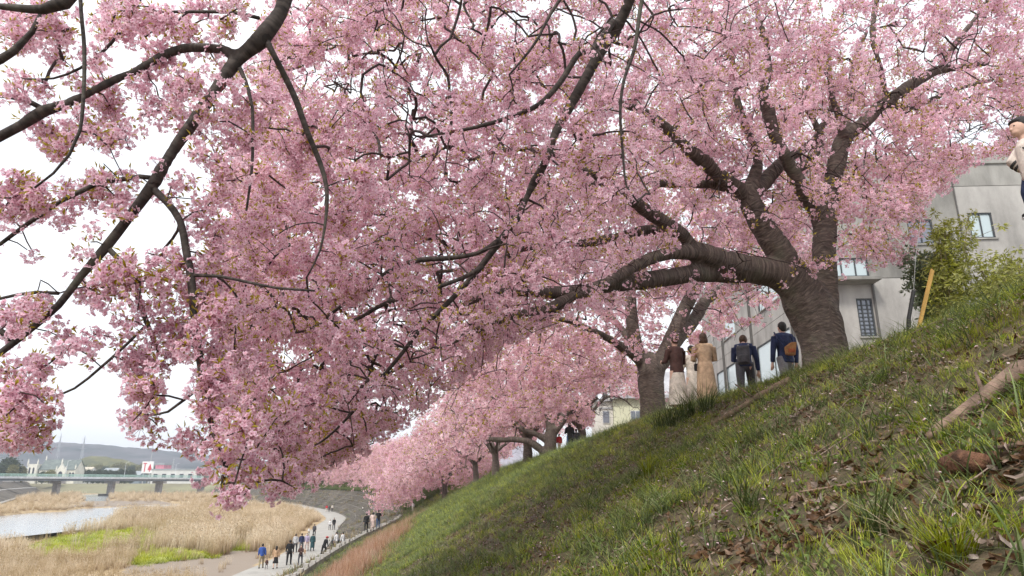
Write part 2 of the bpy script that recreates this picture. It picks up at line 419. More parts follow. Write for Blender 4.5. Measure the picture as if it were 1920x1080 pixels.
def plain_z(X, Y):
    x, y = proj(np.stack([X.ravel(), Y.ravel(), np.full(X.size, -6.35)], 1))
    wob = 6 * fbm(X.ravel() / 6, Y.ravel() / 6, 5) * np.clip(80 / np.maximum(Y.ravel(), 1), 0.1, 1)
    w = inpoly(x + wob * 2, y + wob * 0.25, W1) | inpoly(x, y, W2)
    z = -5.93 + 0.05 * fbm(X.ravel() / 2.5, Y.ravel() / 2.5, 6)
    return np.where(w, -7.0, z).reshape(X.shape), w.reshape(X.shape)
ys = np.concatenate([[-60, -20, 5, 20], np.geomspace(30, 432, 330)])
ks = np.linspace(-1.05, -0.10, 330)
YY, KKK = np.meshgrid(ys, ks, indexing='ij')
XX = KKK * np.maximum(YY, 60) 
ZZ, WM = plain_z(XX, YY)
# soften the banks a little
for _ in range(2):
    Z2 = ZZ.copy(); Z2[1:-1, 1:-1] = (ZZ[1:-1, 1:-1] * 2 + ZZ[:-2, 1:-1] + ZZ[2:, 1:-1] + ZZ[1:-1, :-2] + ZZ[1:-1, 2:]) / 6; ZZ = Z2
pm, t, b = new_mat('flood_plain'); N = t.nodes.new; L = t.links.new
ga = N('ShaderNodeAttribute'); ga.attribute_name = 'green'; da = N('ShaderNodeAttribute'); da.attribute_name = 'bare'
tc = N('ShaderNodeTexCoord'); n1 = N('ShaderNodeTexNoise'); n1.inputs['Scale'].default_value = 0.35; n1.inputs['Detail'].default_value = 9; L(tc.outputs['Object'], n1.inputs['Vector'])
r = N('ShaderNodeValToRGB'); r.color_ramp.elements[0].position = .35; r.color_ramp.elements[0].color = (0.25, 0.17, 0.09, 1); r.color_ramp.elements[1].position = .65; r.color_ramp.elements[1].color = (0.50, 0.38, 0.22, 1)
L(n1.outputs['Fac'], r.inputs[0])
m1 = N('ShaderNodeMixRGB'); m1.inputs[2].default_value = (0.26, 0.21, 0.165, 1); L(da.outputs['Fac'], m1.inputs[0]); L(r.outputs[0], m1.inputs[1])
m2 = N('ShaderNodeMixRGB'); m2.inputs[2].default_value = (0.24, 0.30, 0.05, 1); L(ga.outputs['Fac'], m2.inputs[0]); L(m1.outputs[0], m2.inputs[1])
L(m2.outputs[0], b.inputs['Base Color']); b.inputs['Roughness'].default_value = 0.95
plain = grid_mesh('flood_plain', np.stack([XX, YY, ZZ], -1), pm, kind='structure')
x, y = proj(np.stack([XX.ravel(), YY.ravel(), ZZ.ravel()], 1))
wb = fbm(XX.ravel() / 3, YY.ravel() / 3, 9); x2 = x + 14 * wb; y2 = y + 3 * wb
gm = np.zeros(x.shape, bool); dm = np.zeros(x.shape, bool)
for p in GREEN: gm |= inpoly(x2, y2, p)
for p in DIRT: dm |= inpoly(x2, y2, p)
a = plain.data.attributes.new('green', 'FLOAT', 'POINT'); a.data.foreach_set('value', gm.astype(np.float32))
a = plain.data.attributes.new('bare', 'FLOAT', 'POINT'); a.data.foreach_set('value', dm.astype(np.float32))

wmt, t, b = new_mat('river_water'); N = t.nodes.new; L = t.links.new
b.inputs['Base Color'].default_value = (0.42, 0.45, 0.48, 1); b.inputs['Roughness'].default_value = 0.12; b.inputs['Specular IOR Level'].default_value = 0.9
tc = N('ShaderNodeTexCoord'); mp = N('ShaderNodeMapping'); mp.inputs['Scale'].default_value = (0.5, 1.6, 1); L(tc.outputs['Object'], mp.inputs[0])
nn = N('ShaderNodeTexNoise'); nn.inputs['Scale'].default_value = 1.1; nn.inputs['Detail'].default_value = 4; L(mp.outputs[0], nn.inputs['Vector'])
bp = N('ShaderNodeBump'); bp.inputs['Strength'].default_value = 0.25; bp.inputs['Distance'].default_value = 0.12; L(nn.outputs['Fac'], bp.inputs['Height']); L(bp.outputs[0], b.inputs['Normal'])
m = MB(); m.add([(-420, 20, -6.32), (-60, 20, -6.32), (-60, 428, -6.32), (-420, 428, -6.32)], [(0, 1, 2, 3)])
m.build('river_water', wmt, kind='structure')

pe = np.stack([spline(KF, ts)], 1)[:, 0]; pd = np.gradient(pe, axis=0); pd[:, 2] = 0; pd /= np.linalg.norm(pd, axis=1)[:, None]
pn = np.stack([-pd[:, 1], pd[:, 0], 0 * pd[:, 0]], 1)
off = np.array([-0.25, 0, 1.1, 2.2, 3.3, 3.34])
P = pe[:, None] + pn[:, None] * off[None, :, None]; P[:, :, 2] = -5.80; P[:, 5, 2] = -6.1; P[:, 0, 2] = -5.86
grid_mesh('riverside_path', P, MAT_CONC, kind='structure')

# left bank
LB = np.array([(-96, 20), (-104, 90), (-137, 190), (-182, 262), (-222, 325), (-262, 395), (-300, 470)], float)
li = np.linspace(0, 6, 60); lb = np.stack([np.interp(li, range(7), LB[:, i]) for i in range(2)], 1)
ln = np.gradient(lb, axis=0); ln /= np.linalg.norm(ln, axis=1)[:, None]; ln = np.stack([-ln[:, 1], ln[:, 0]], 1)
rows = [(0, -6.1), (0.01, -5.7), (6, -3.0), (7, -3.0), (14, 0.5), (20, 0.5), (34, -1.0), (500, -1.0)]
P = np.stack([np.concatenate([lb + ln * o_, np.full((60, 1), z_)], 1) for o_, z_ in rows], 1)
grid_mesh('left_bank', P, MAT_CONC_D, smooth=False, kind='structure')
m = MB()
for o_, z_ in ((0.1, -5.6), (6.5, -2.9), (14, 0.6)):
    m.tube(np.concatenate([lb + ln * o_, np.full((60, 1), z_)], 1).tolist(), 0.35, 4)
m.build('bank_coping', mat('bank_coping', (0.5, 0.48, 0.45), 0.9, 0.1, 0.5), kind='structure')
# land on the levee's far side and the distant plain
MAT_LAND = mat('distant_land', (0.26, 0.25, 0.15), 0.95, 0.25, 0.03, 0.0, col2=(0.17, 0.15, 0.10))
e = spline(KE, ts); k_ = spline(KK, ts); nr = e - k_; nr[:, 2] = 0; nr /= np.linalg.norm(nr, axis=1)[:, None]
P = np.stack([e + nr * 13.8 + np.array([0, 0, 0]), e + nr * 60, e + nr * 260], 1)[::6]; P[:, :, 2] = -0.25; P[:, 0, 2] = 0.05
P[:, 1:, 0] = np.maximum.accumulate(P[::-1, 1:, 0], 0)[::-1]
grid_mesh('land_behind_levee', P, mat('town_ground', (0.20, 0.20, 0.17), 0.95, 0.2, 0.3, 0.1), smooth=False, kind='structure')
m = MB()
m.add([(-2600, 408, -6.2), (420, 408, -6.2), (420, 432, -0.6), (-2600, 432, -0.6), (-5000, 6500, -0.6), (5000, 6500, -0.6), (5000, 432, -0.6)],
      [(0, 1, 2, 3), (3, 2, 6, 5, 4)])
m.build('distant_land', MAT_LAND, kind='structure')
m = MB(); m.add([(60, -60, -0.4), (5000, -60, -0.4), (5000, 432, -0.604), (60, 432, -0.604)], [(0, 1, 2, 3)])
m.build('distant_land', MAT_LAND, kind='structure')

# hills
def ridge(name, y0, dy, x0, x1, hf, m_, n=240, rows=26, seed=3):
    xs = np.linspace(x0, x1, n); vs_ = np.linspace(0, 1, rows)
    X, Vv = np.meshgrid(xs, vs_, indexing='ij')
    H = np.interp(X, [h[0] for h in hf], [h[1] for h in hf])
    prof = np.sin(np.clip(Vv, 0, 1) * math.pi) ** 0.8
    Y = y0 + (Vv - 0.5) * 2 * dy
    Z = H * prof * (1 + 0.12 * fbm(X / 90, Y / 90, seed)) + 3.0 * fbm(X / 13, Y / 13, seed + 1, 5) * prof - 1.0
    o = grid_mesh(name, np.stack([X, Y, Z], -1), m_, flip=True, kind='structure')
    return o
MAT_HILL = mat('wooded_hill', (0.13, 0.115, 0.125), 0.95, 0.3, 0.014, 0.0, col2=(0.028, 0.040, 0.042))
MAT_HILL2 = mat('wooded_foothill', (0.16, 0.15, 0.055), 0.95, 0.3, 0.06, 0.0, col2=(0.05, 0.06, 0.03))
def hz(px, py, Y): v = at(px, py, Y); return (v.x, v.z)
ridge('wooded_hill', 1500, 380, -1500, 900, [(-2600, 60)] + [hz(a, b, 1500) for a, b in ((-200, 862), (0, 852), (85, 838), (120, 829), (170, 829), (230, 836), (300, 842), (335, 848), (400, 856), (470, 862), (600, 868), (800, 870), (1200, 880))], MAT_HILL, 420)
ridge('wooded_foothill', 800, 60, -600, -380, [(-620, 0)] + [hz(a, b, 800) for a, b in ((90, 889), (140, 868), (165, 858), (200, 858), (235, 864), (262, 872), (290, 880), (330, 889))], MAT_HILL2, 120, seed=8)

# ---------------------------------------------------------------- bridge
BW = mat('bridge_paint', (0.66, 0.69, 0.72), 0.7, 0.1, 1.0, 0.1); BG = mat('bridge_green_rail', (0.42, 0.62, 0.54), 0.6, 0.1, 2.0, 0.05)
BC = mat('bridge_concrete', (0.34, 0.32, 0.31), 0.9, 0.15, 0.8, 0.1); BS = mat('girder_steel', (0.20, 0.22, 0.25), 0.7, 0.1, 1)
br_a = Vector((-209, 330, 0)); br_b = Vector((-173, 402, 0)); bd = (br_b - br_a).normalized(); ang = math.atan2(bd.y, bd.x)
BR = empty('road_bridge', (br_a.x, br_a.y, 0), ang, label='long pale green railed road bridge on grey piers crossing the river', cat='bridge')
L0, L1, ZD = -75, 170, 3.2
m = MB(); m.box(L0, -0.5, 1.95, L1, 8.5, 2.35); m.box(L0, -0.75, 1.75, L1, -0.5, 2.65); m.box(L0, 8.5, 1.75, L1, 8.75, 2.65); m.build('deck', BW, BR)
sp = 26.8
for yy in (0.3, 2.9, 5.5, 7.9):
    m = MB(); m.box(L0, yy, 0.75, L1, yy + 0.4, 1.948); m.build('girder', BS, BR)
m_post = MB(); m_post.box(-.06, -.06, 0, .06, .06, 1.1); mp_ = m_post.mesh('rail_post', BG)
for yy in (-0.62, 8.62):
    m = MB(); m.box(L0, yy - .05, 3.72, L1, yy + .05, 3.84); m.box(L0, yy - .03, 3.32, L1, yy + .03, 3.38); m.box(L0, yy - .03, 2.95, L1, yy + .03, 3.01)
    m.build('railing', BG, BR, kind='stuff')
    m = MB()
    for i in range(int((L1 - L0) / 0.35)): m.box(L0 + i * .35, yy - .02, 2.65, L0 + i * .35 + .04, yy + .02, 3.72)
    m.build('baluster', BG, BR, kind='stuff')
for i in range(int((L1 - L0) / 3.0)): link('rail_post', mp_, BR, (L0 + 1 + i * 3, -0.62, 2.65)).scale = (1, 1, 1.07)
for k in range(-2, 6):
    x = k * sp; m = MB()
    m.box(x - 0.8, 2.0, -6.6, x + 0.8, 6.0, -0.4)
    m.prism([(x - 1.0, -0.4), (x + 1.0, -0.4), (x + 1.0, 0.75), (x - 1.0, 0.75)], -0.6, 8.6)
    p = m.build('pier', BC, BR); bev(p, 0.15)
    if k != -1:
        m = MB(); m.box(x - 3.2, -0.5, -6.9, x + 3.2, 8.5, -5.35); m.build('pier_footing', mat('pier_footing', (0.17, 0.155, 0.14), 0.9, 0.2, 0.7), p)
    for yy in (0.5, 3.1, 5.7, 8.1): m = MB(); m.box(x - .5, yy - .22, 0.752, x + .5, yy + .22, 0.95); m.build('bearing', BS, p)
for k in range(-2, 5):
    l = empty('street_lamp', (br_a.x + bd.x * (k * 30 + 6) - bd.y * 8.4, br_a.y + bd.y * (k * 30 + 6) + bd.x * 8.4, 2.35), ang, cat='street lamp', group='lamps along the bridge',
              label=ORD[k + 2] + ' thin grey lamp post from the left on the bridge deck')
    m = MB(); m.tube([(0, 0, 0), (0, 0, 7.2), (0, -.5, 7.8), (0, -1.6, 8.0)], [.09, .07, .06, .05], 6); m.build('pole', BW, l)
    m = MB(); m.box(-.15, -2.3, 7.92, .15, -1.5, 8.06); m.build('lamp_head', BW, l)

# ---------------------------------------------------------------- distant town
def wall_xz(px, py, O, an):
    return None
CW = mat('chapel_plaster', (0.72, 0.70, 0.62), 0.9, 0.07, 0.4, 0.05); CRF = mat('chapel_slate', (0.17, 0.20, 0.19), 0.8, 0.15, 0.6); DK = mat('dark_window', (0.05, 0.055, 0.07), 0.3, 0.1, 2, 0.0)
c0 = at(70, 893, 440); s_ = 440 / 1280
CH = empty('chapel', (c0.x, 440, -0.6), R(4), label='cream gothic style chapel with steep slate roof and arched windows beyond the bridge', cat='chapel')
def gable(m, x0, x1, y0, y1, z0, ze, zr):      # ridge along x
    ym = (y0 + y1) / 2
    m.add([(x0, y0, z0), (x1, y0, z0), (x1, y1, z0), (x0, y1, z0), (x0, y0, ze), (x1, y0, ze), (x1, y1, ze), (x0, y1, ze), (x0, ym, zr), (x1, ym, zr)],
          [(0, 1, 5, 4), (2, 3, 7, 6), (1, 2, 6, 9, 5), (3, 0, 4, 8, 7), (0, 3, 2, 1)])
def roof(m, x0, x1, y0, y1, ze, zr, o=0.4):
    ym = (y0 + y1) / 2; k = o * (zr - ze) / ((y1 - y0) / 2)
    m.add([(x0 - o, y0 - o, ze - k), (x1 + o, y0 - o, ze - k), (x1 + o, ym, zr + .1), (x0 - o, ym, zr + .1), (x0 - o, y1 + o, ze - k), (x1 + o, y1 + o, ze - k),
           (x0 - o, y0 - o, ze - k + .3), (x1 + o, y0 - o, ze - k + .3), (x1 + o, ym, zr + .4), (x0 - o, ym, zr + .4), (x0 - o, y1 + o, ze - k + .3), (x1 + o, y1 + o, ze - k + .3)],
          [(0, 1, 2, 3), (3, 2, 5, 4), (6, 7, 8, 9), (9, 8, 11, 10), (0, 6, 7, 1), (4, 10, 11, 5), (0, 3, 9, 6), (3, 4, 10, 9), (1, 7, 8, 2), (2, 8, 11, 5)])
m = MB(); gable(m, 0.5, 22, 0, 11, 0, 8.6, 14.2); m.build('wall', CW, CH)
m = MB(); roof(m, 0.5, 22, 0, 11, 8.6, 14.2); m.build('roof', CRF, CH)
m = MB(); m.box(-6, -1.5, 0, -0.2, 7, 11.8); m.build('tower_wall', CW, CH)
m = MB(); m.box(-12, 0.5, 0, -6.02, 6, 7.6); m.build('side_wing', CW, CH)
m = MB(); m.prism([(11.5, 0), (17, 0), (17, 7.6), (14.25, 12.2), (11.5, 7.6)], -1.6, -0.02); m.build('entrance_gable', CW, CH)
def archw(x0, x1, z0, z1, y, par, name='arched_window'):
    m = MB(); n = 8; xm = (x0 + x1) / 2; r_ = (x1 - x0) / 2
    poly = [(x0, z0), (x1, z0)] + [(xm + r_ * math.cos(math.pi * i / n), z1 + 1.5 * r_ * math.sin(math.pi * i / n)) for i in range(n + 1)]
    m.prism(poly, y, y + .15); f_ = m.build(name, DK, par)
    return f_
archw(13, 15.5, 1.0, 5.5, -1.75, CH, 'entrance_door')
for xx in (2.2, 5.0, 7.8, 18.6, 20.4): archw(xx, xx + 1.3, 2.2, 5.8, -0.16, CH)
for xx in (-4.9, -2.6): archw(xx, xx + .9, 6, 9, -1.66, CH)
for xx, zz_, yy in ((11.5, 7.6, -1.5), (17, 7.6, -1.5), (14.25, 12.2, -1.5), (22, 8.6, 0), (-6, 11.8, -1.5), (-.2, 11.8, -1.5), (.5, 14.2, 5.5)):
    m = MB(); m.box(xx - .3, yy - .3, zz_ - 1, xx + .3, yy + .3, zz_ + 1.2); m.add([(xx - .35, yy - .35, zz_ + 1.2), (xx + .35, yy - .35, zz_ + 1.2), (xx + .35, yy + .35, zz_ + 1.2), (xx - .35, yy + .35, zz_ + 1.2), (xx, yy, zz_ + 3.4)], [(0, 1, 4), (1, 2, 4), (2, 3, 4), (3, 0, 4)])
    m.build('pinnacle', CW, CH)
# sign tower: white board with two red and dark figures, tall mast behind
SG = mat('sign_white', (0.78, 0.78, 0.78), 0.6, 0.04, 1, 0); SR = mat('sign_red', (0.55, 0.05, 0.08), 0.6, 0.05, 1, 0); SB = mat('mast_steel', (0.42, 0.43, 0.45), 0.6, 0.1, 1, 0)
s0 = at(274, 893, 470)
SN = empty('sign_board', (s0.x, 470, -0.6), 0, label='square white sign board with red characters on two posts beyond the bridge', cat='sign')
q = 470 / 1280 * 1.0
m = MB(); m.box(-3.7, 0, 6.6, 3.7, 1.0, 14.2); bev(m.build('board', SG, SN), 0.05)
for x_ in (-2.2, 2.2): m = MB(); m.box(x_ - .25, .3, 0, x_ + .25, .8, 6.6); m.build('post', SB, SN)
m = MB(); m.prism([(-2.9, 12.6), (-2.0, 12.6), (-2.0, 7.6), (-1.4, 7.6), (-1.4, 12.6), (-.5, 12.6), (-.5, 13.2), (-2.9, 13.2)], -.08, -.01); m.build('lettering', SR, SN)
m = MB(); m.prism([(0.4, 9.4), (.4, 8.6), (1.4, 8.6), (1.4, 7.5), (1.9, 7.5), (1.9, 8.6), (3.0, 8.6), (3.0, 9.4), (1.7, 12.9)], -.08, -.01); m.build('lettering', SR, SN)
s1 = at(279, 893, 500)
MT = empty('radio_mast', (s1.x, 500, -.6), 0, label='tall slim grey mast rising behind the square white sign', cat='mast')
m = MB(); m.tube([(0, 0, 0), (0, 0, 18), (0, 0, 31)], [.35, .28, .12], 6); m.build('pole', SB, MT)
m = MB(); m.box(-.7, -.05, 27, .7, .05, 27.2); m.build('crossbar', SB, MT)
m = MB(); m.box(-.5, -.05, 29, .5, .05, 29.15); m.build('crossbar', SB, MT)
for px_, top, lab in ((101, 812, 'faint lattice pylon on the hill behind the chapel'), (147, 816, 'faint lattice pylon on the ridge right of the chapel'), (322, 858, 'small faint pylon at the foot of the right hill')):
    Y_ = 1200 if top < 850 else 900
    b0 = at(px_, 893, Y_); t0 = at(px_, top, Y_)
    PY = empty('pylon', (b0.x, Y_, -1), 0, label=lab, cat='pylon', group='far pylons')
    h = t0.z + 1; w_ = h * 0.045; m = MB()
    for sx_ in (-1, 1):
        for sy_ in (-1, 1): m.tube([(sx_ * w_, sy_ * w_, 0), (sx_ * w_ * .25, sy_ * w_ * .25, h * .75), (0, 0, h)], [.35, .3, .2], 4)
    for i in range(9):
        z_ = h * i / 10; a_ = w_ * (1 - i / 10 * .95); b_ = w_ * (1 - (i + 1) / 10 * .95)
        for y_ in (-1, 1): m.tube([(-a_, y_ * a_, z_), (b_, y_ * b_, z_ + h / 10)], .15, 3); m.tube([(a_, y_ * a_, z_), (-b_, y_ * b_, z_ + h / 10)], .15, 3)
    m.build('lattice', SB, PY)
    for i, hh in enumerate((.72, .82, .92)): m = MB(); m.tube([(-w_ * 1.6 * (1 - i * .2), 0, h * hh), (w_ * 1.6 * (1 - i * .2), 0, h * hh)], .25, 4); m.build('cross_arm', SB, PY)
# long low warehouse and small buildings
def block(name, px0, px1, top, Y, depth, wallc, roofc, label, cat, nwin=0, pitched=False, rz=0, base=-0.6, storeys=1):
    a = at(px0, 893, Y); b = at(px1, 893, Y); h = at(px0, top, Y).z - base; w = b.x - a.x
    o = empty(name, (a.x, Y, base), rz, label=label, cat=cat)
    eh = h * (0.72 if pitched else 0.93)
    m = MB(); 
    if pitched: gable(m, 0, w, 0, depth, 0, eh, h); 
    else: m.box(0, 0, 0, w, depth, eh)
    m.build('wall', wallc, o)
    m = MB()
    if pitched: roof(m, 0, w, 0, depth, eh, h, 0.5)
    else: m.box(-.4, -.4, eh + .003, w + .4, depth + .4, h)
    m.build('roof', roofc, o)
    if nwin:
        for s__ in range(storeys):
            z0 = eh * (s__ + .35) / storeys; z1 = eh * (s__ + .72) / storeys
            for i in range(nwin):
                x0 = w * (i + .25) / nwin; x1 = w * (i + .75) / nwin
                m = MB(); m.box(x0, -.08, z0, x1, -.004, z1); f_ = m.build('window', mat('window_frame_pale', (.6, .6, .6), .5, .05, 2, 0), o)
                m = MB(); m.box(x0 + .12, -.12, z0 + .12, x1 - .12, -.083, z1 - .12); m.build('pane', DK, f_)
    return o
WP = mat('white_sheet_wall', (0.62, 0.62, 0.60), .8, .07, .3, 0); WG = mat('grey_sheet_roof', (.33, .36, .38), .7, .1, .4, 0); WB = mat('beige_render', (.52, .47, .38), .9, .08, .5, 0)
block('warehouse', 283, 430, 879, 455, 40, WP, WG, 'long low white warehouse with flat grey roof beyond the bridge', 'warehouse', 9)
block('shop', 289, 305, 869, 640, 14, mat('pink_board', (.62, .22, .3), .8, .1, .3, 0), WG, 'small pink fronted shop between the square sign and the warehouse', 'shop')
block('house', 28, 44, 876, 500, 12, WP, WG, 'white house left of the chapel', 'house', 3, True)
block('house', 140, 166, 876, 620, 12, WP, WB, 'pale house between the chapel and the dark hedge', 'house', 4, True)
block('house', 190, 214, 878, 640, 12, WB, WG, 'beige house behind the dark hedge', 'house', 4, True)
block('house', 244, 262, 884, 520, 10, mat('slate_wall', (.2, .24, .28), .8, .1, .5, 0), WG, 'dark blue grey house left of the sign board', 'house', 3, True)
block('apartment_block', 585, 640, 862, 420, 16, WP, WG, 'white low apartment block above the far pink trees', 'building', 8, False, 0, -.6, 2)
block('apartment_block', 610, 668, 846, 520, 16, mat('pale_grey_wall', (.42, .44, .46), .85, .06, .4, 0), WG, 'grey green block behind the white low apartment block', 'building', 6, False, 0, -.6, 3)
block('shed', 936, 990, 812, 110, 8, mat('lilac_sheet', (.47, .47, .55), .8, .08, .6, 0), WG, 'pale lilac shed glimpsed between the trunks at the far end of the crest', 'shed', 0)

# ---------------------------------------------------------------- the concrete building behind the main tree
FC = mat('cast_concrete', (0.36, 0.345, 0.325), 0.9, 0.17, 0.7, 0.35, stretch=(1, 1, 0.45)); FC2 = mat('cast_concrete_weathered', (0.32, 0.31, 0.287), 0.9, 0.24, 0.55, 0.4, stretch=(1, 1, .35))
FD = mat('joint_dark_grey', (0.12, 0.115, 0.11), 0.95, 0.1, 2, 0); FG = mat('window_steel', (0.055, 0.06, 0.065), .5, .1, 3, 0)  # FD: plain dark grey of the wall behind the joints and of the pipes
gm_, t, b = new_mat('window_glass'); b.inputs['Base Color'].default_value = (0.42, 0.50, 0.52, 1); b.inputs['Roughness'].default_value = .08; b.inputs['Specular IOR Level'].default_value = 1.0
gb_, t, b = new_mat('window_glass_dark'); b.inputs['Base Color'].default_value = (0.16, 0.18, 0.22, 1); b.inputs['Roughness'].default_value = .1; b.inputs['Specular IOR Level'].default_value = .8
OB = Vector((12.6, 26.3, 0)); AB = R(-3)
BLD = empty('concrete_building', OB, AB, label='large weathered grey concrete building with square windows behind the main cherry tree', cat='building')
BZ0 = -0.25; BH = 13.1
m = MB(); m.box(0.12, 0.12, BZ0, 17.9, 21.9, BH - .35); m.build('wall', FD, BLD)
m = MB(); m.box(-.08, -.08, BH - .348, 18.1, 22.1, BH + .12); bev(m.build('parapet', FC2, BLD), .03)
def panels(xs, zs, wins, mt, tf):
    """panels between the joint lines, each with the window holes that fall in it; tf maps (x, depth, z) to local"""
    g = 0.012
    for i in range(len(xs) - 1):
        for j in range(len(zs) - 1):
            x0, x1, z0, z1 = xs[i] + g, xs[i + 1] - g, zs[j] + g, zs[j + 1] - g
            X = sorted({x0, x1, *[min(max(v, x0), x1) for w in wins for v in (w[0], w[2])]})
            Z = sorted({z0, z1, *[min(max(v, z0), z1) for w in wins for v in (w[1], w[3])]})
            m = MB()
            for a in range(len(X) - 1):
                for c in range(len(Z) - 1):
                    xm, zm = (X[a] + X[a + 1]) / 2, (Z[c] + Z[c + 1]) / 2
                    if any(w[0] < xm < w[2] and w[1] < zm < w[3] for w in wins): continue
                    if X[a + 1] - X[a] < 1e-4 or Z[c + 1] - Z[c] < 1e-4: continue
                    b0 = len(m.v); m.box(X[a], 0, Z[c], X[a + 1], 0.115, Z[c + 1])
                    m.v[b0:] = [tf(*p) for p in m.v[b0:]]
            if m.v: m.build('panel', mt[(i * 3 + j) % len(mt)], BLD)
def window(x0, z0, x1, z1, tf, glass, mull=(), bars=(), fr=.06):
    m = MB()
    def bx(a, y0, c, d, y1, e_):
        b0 = len(m.v); m.box(a, y0, c, d, y1, e_); m.v[b0:] = [tf(*p) for p in m.v[b0:]]
    bx(x0, .02, z0, x0 + fr, .11, z1); bx(x1 - fr, .02, z0, x1, .11, z1); bx(x0 + fr, .02, z0, x1 - fr, .11, z0 + fr); bx(x0 + fr, .02, z1 - fr, x1 - fr, .11, z1)
    for v in mull: bx(v - .025, .03, z0 + fr, v + .025, .1, z1 - fr)
    for v in bars: bx(x0 + fr, .035, v - .015, x1 - fr, .095, v + .015)
    w = m.build('window', FG, BLD)
    m = MB(); bx(x0 + fr, .065, z0 + fr, x1 - fr, .075, z1 - fr); m.build('pane', glass, w)
    m = MB(); bx(x0 - .06, -.07, z0 - .06, x1 + .06, -.003, z0 - .004); m.build('sill', FC2, w)
    return w
tE = lambda x, y, z: (x, y, z)
tS = lambda x, y, z: (y, x, z)
we = [(3.55, 9.30, 4.55, 10.35), (6.0, 9.5, 6.95, 10.6), (1.08, 5.5, 1.70, 7.05), (0.15, 7.95, 1.75, 8.75), (10.2, 9.5, 11.2, 10.6), (10.2, 5.2, 11.2, 6.4), (13.6, 9.5, 14.6, 10.6)]
panels([0, 5.62, 9.4, 13.2, 18], [BZ0, 4.3, 7.88, 11.78, BH - .35], we, [FC2, FC], tE)
for w in we:
    gl = gm_ if w[0] < 1 else gb_
    if w[0] == 1.08: window(*w, tE, gb_, (1.29, 1.5), tuple(5.5 + .16 * i for i in range(1, 9)))
    elif w[0] == 0.15: window(*w, tE, gm_, (.7, 1.25))
    else: window(*w, tE, gb_ if w[0] < 5 else gm_, ((w[0] + w[2]) / 2,))
m = MB(); m.box(0.05, -.75, 7.62, 1.85, -.003, 7.76); bev(m.build('canopy', FC2, BLD), .02)
m = MB(); m.tube([(1.78, -.06, 7.6), (1.78, -.06, 3.0), (1.78, -.06, BZ0)], .045, 6); m.build('downpipe', FD, BLD)
m = MB(); m.tube([(5.62, -.05, 12.6), (5.62, -.05, 9.5), (5.62, -.05, 4.3)], .03, 5); m.build('conduit', FD, BLD)
wsd = [(4.6, 4.9, 9.8, 6.95), (14.2, 4.9, 16.4, 6.95), (16.9, 4.9, 18.9, 6.95), (11.0, 4.9, 13.4, 6.95), (5.6, 8.62, 8.9, 10.4), (13.6, 8.62, 16.3, 10.4), (1.0, 8.62, 3.6, 10.4), (.8, 4.9, 3.4, 6.95), (5.6, 1, 8.9, 3)]
panels([0, 4.1, 10.4, 16.62, 22], [BZ0, 4.4, 7.7, 8.5, BH - .35], wsd, [FC], tS)
for w in wsd:
    n_ = max(1, int(round((w[2] - w[0]) / 2.4))); window(*w, tS, gm_, tuple(w[0] + (w[2] - w[0]) * i / n_ for i in range(1, n_)))
for y_ in (4.1, 10.4, 16.62):
    for d_ in (-.12, .12): m = MB(); m.tube([(-.05, y_ + d_, 12.2), (-.05, y_ + d_, BZ0)], .04, 5); m.build('downpipe', FD, BLD)

# cream house further along behind the crest
HW = mat('cream_house_wall', (.60, .60, .44), .9, .06, .5, .05); HR = mat('house_roof_tile', (.42, .42, .44), .8, .12, 1.2, .2, stretch=(1, .3, 1))
HS = empty('cream_house', (7.55, 60, 0), R(-4), label='cream two storey house with grey roof behind the second cherry tree', cat='house')
m = MB(); gable(m, 1.3, 9.5, 0, 8, -.25, 7.3, 9.6); m.build('wall', HW, HS)
m = MB(); roof(m, 1.3, 9.5, 0, 8, 7.3, 9.6, .5); m.build('roof', HR, HS)
m = MB(); m.box(-.4, 1.0, -.25, 1.28, 6, 6.9); m.build('annex', mat('annex_wall', (.62, .60, .56), .9, .07, .6), HS)
m = MB(); m.box(-.7, .7, 6.903, 1.4, 6.2, 7.1); m.build('annex_roof', HR, HS)
def hwin(x0, z0, x1, z1, y, mull=1):
    m = MB(); m.box(x0, y - .08, z0, x1, y - .003, z1); f_ = m.build('window', mat('house_window_frame', (.55, .55, .55), .5, .05, 3, 0), HS)
    for i in range(mull + 1):
        a = x0 + .06 + (x1 - x0 - .06) * i / (mull + 1); b_ = x0 + (x1 - x0 - .06) * (i + 1) / (mull + 1)
        m = MB(); m.box(a, y - .1, z0 + .06, b_, y - .083, z1 - .06); m.build('pane', gb_, f_)
hwin(.35, 5.0, 1.0, 6.1, 1.0, 0); hwin(2.7, 4.7, 3.6, 6.0, 0, 1); hwin(5.2, 4.7, 6.8, 6.0, 0, 2); hwin(7.6, 4.7, 8.7, 6.0, 0); hwin(5.2, 1.0, 6.8, 2.6, 0, 1)
m = MB(); m.box(.05, .92, 6.25, 1.28, .99, 6.4); m.build('window_hood', HR, HS)

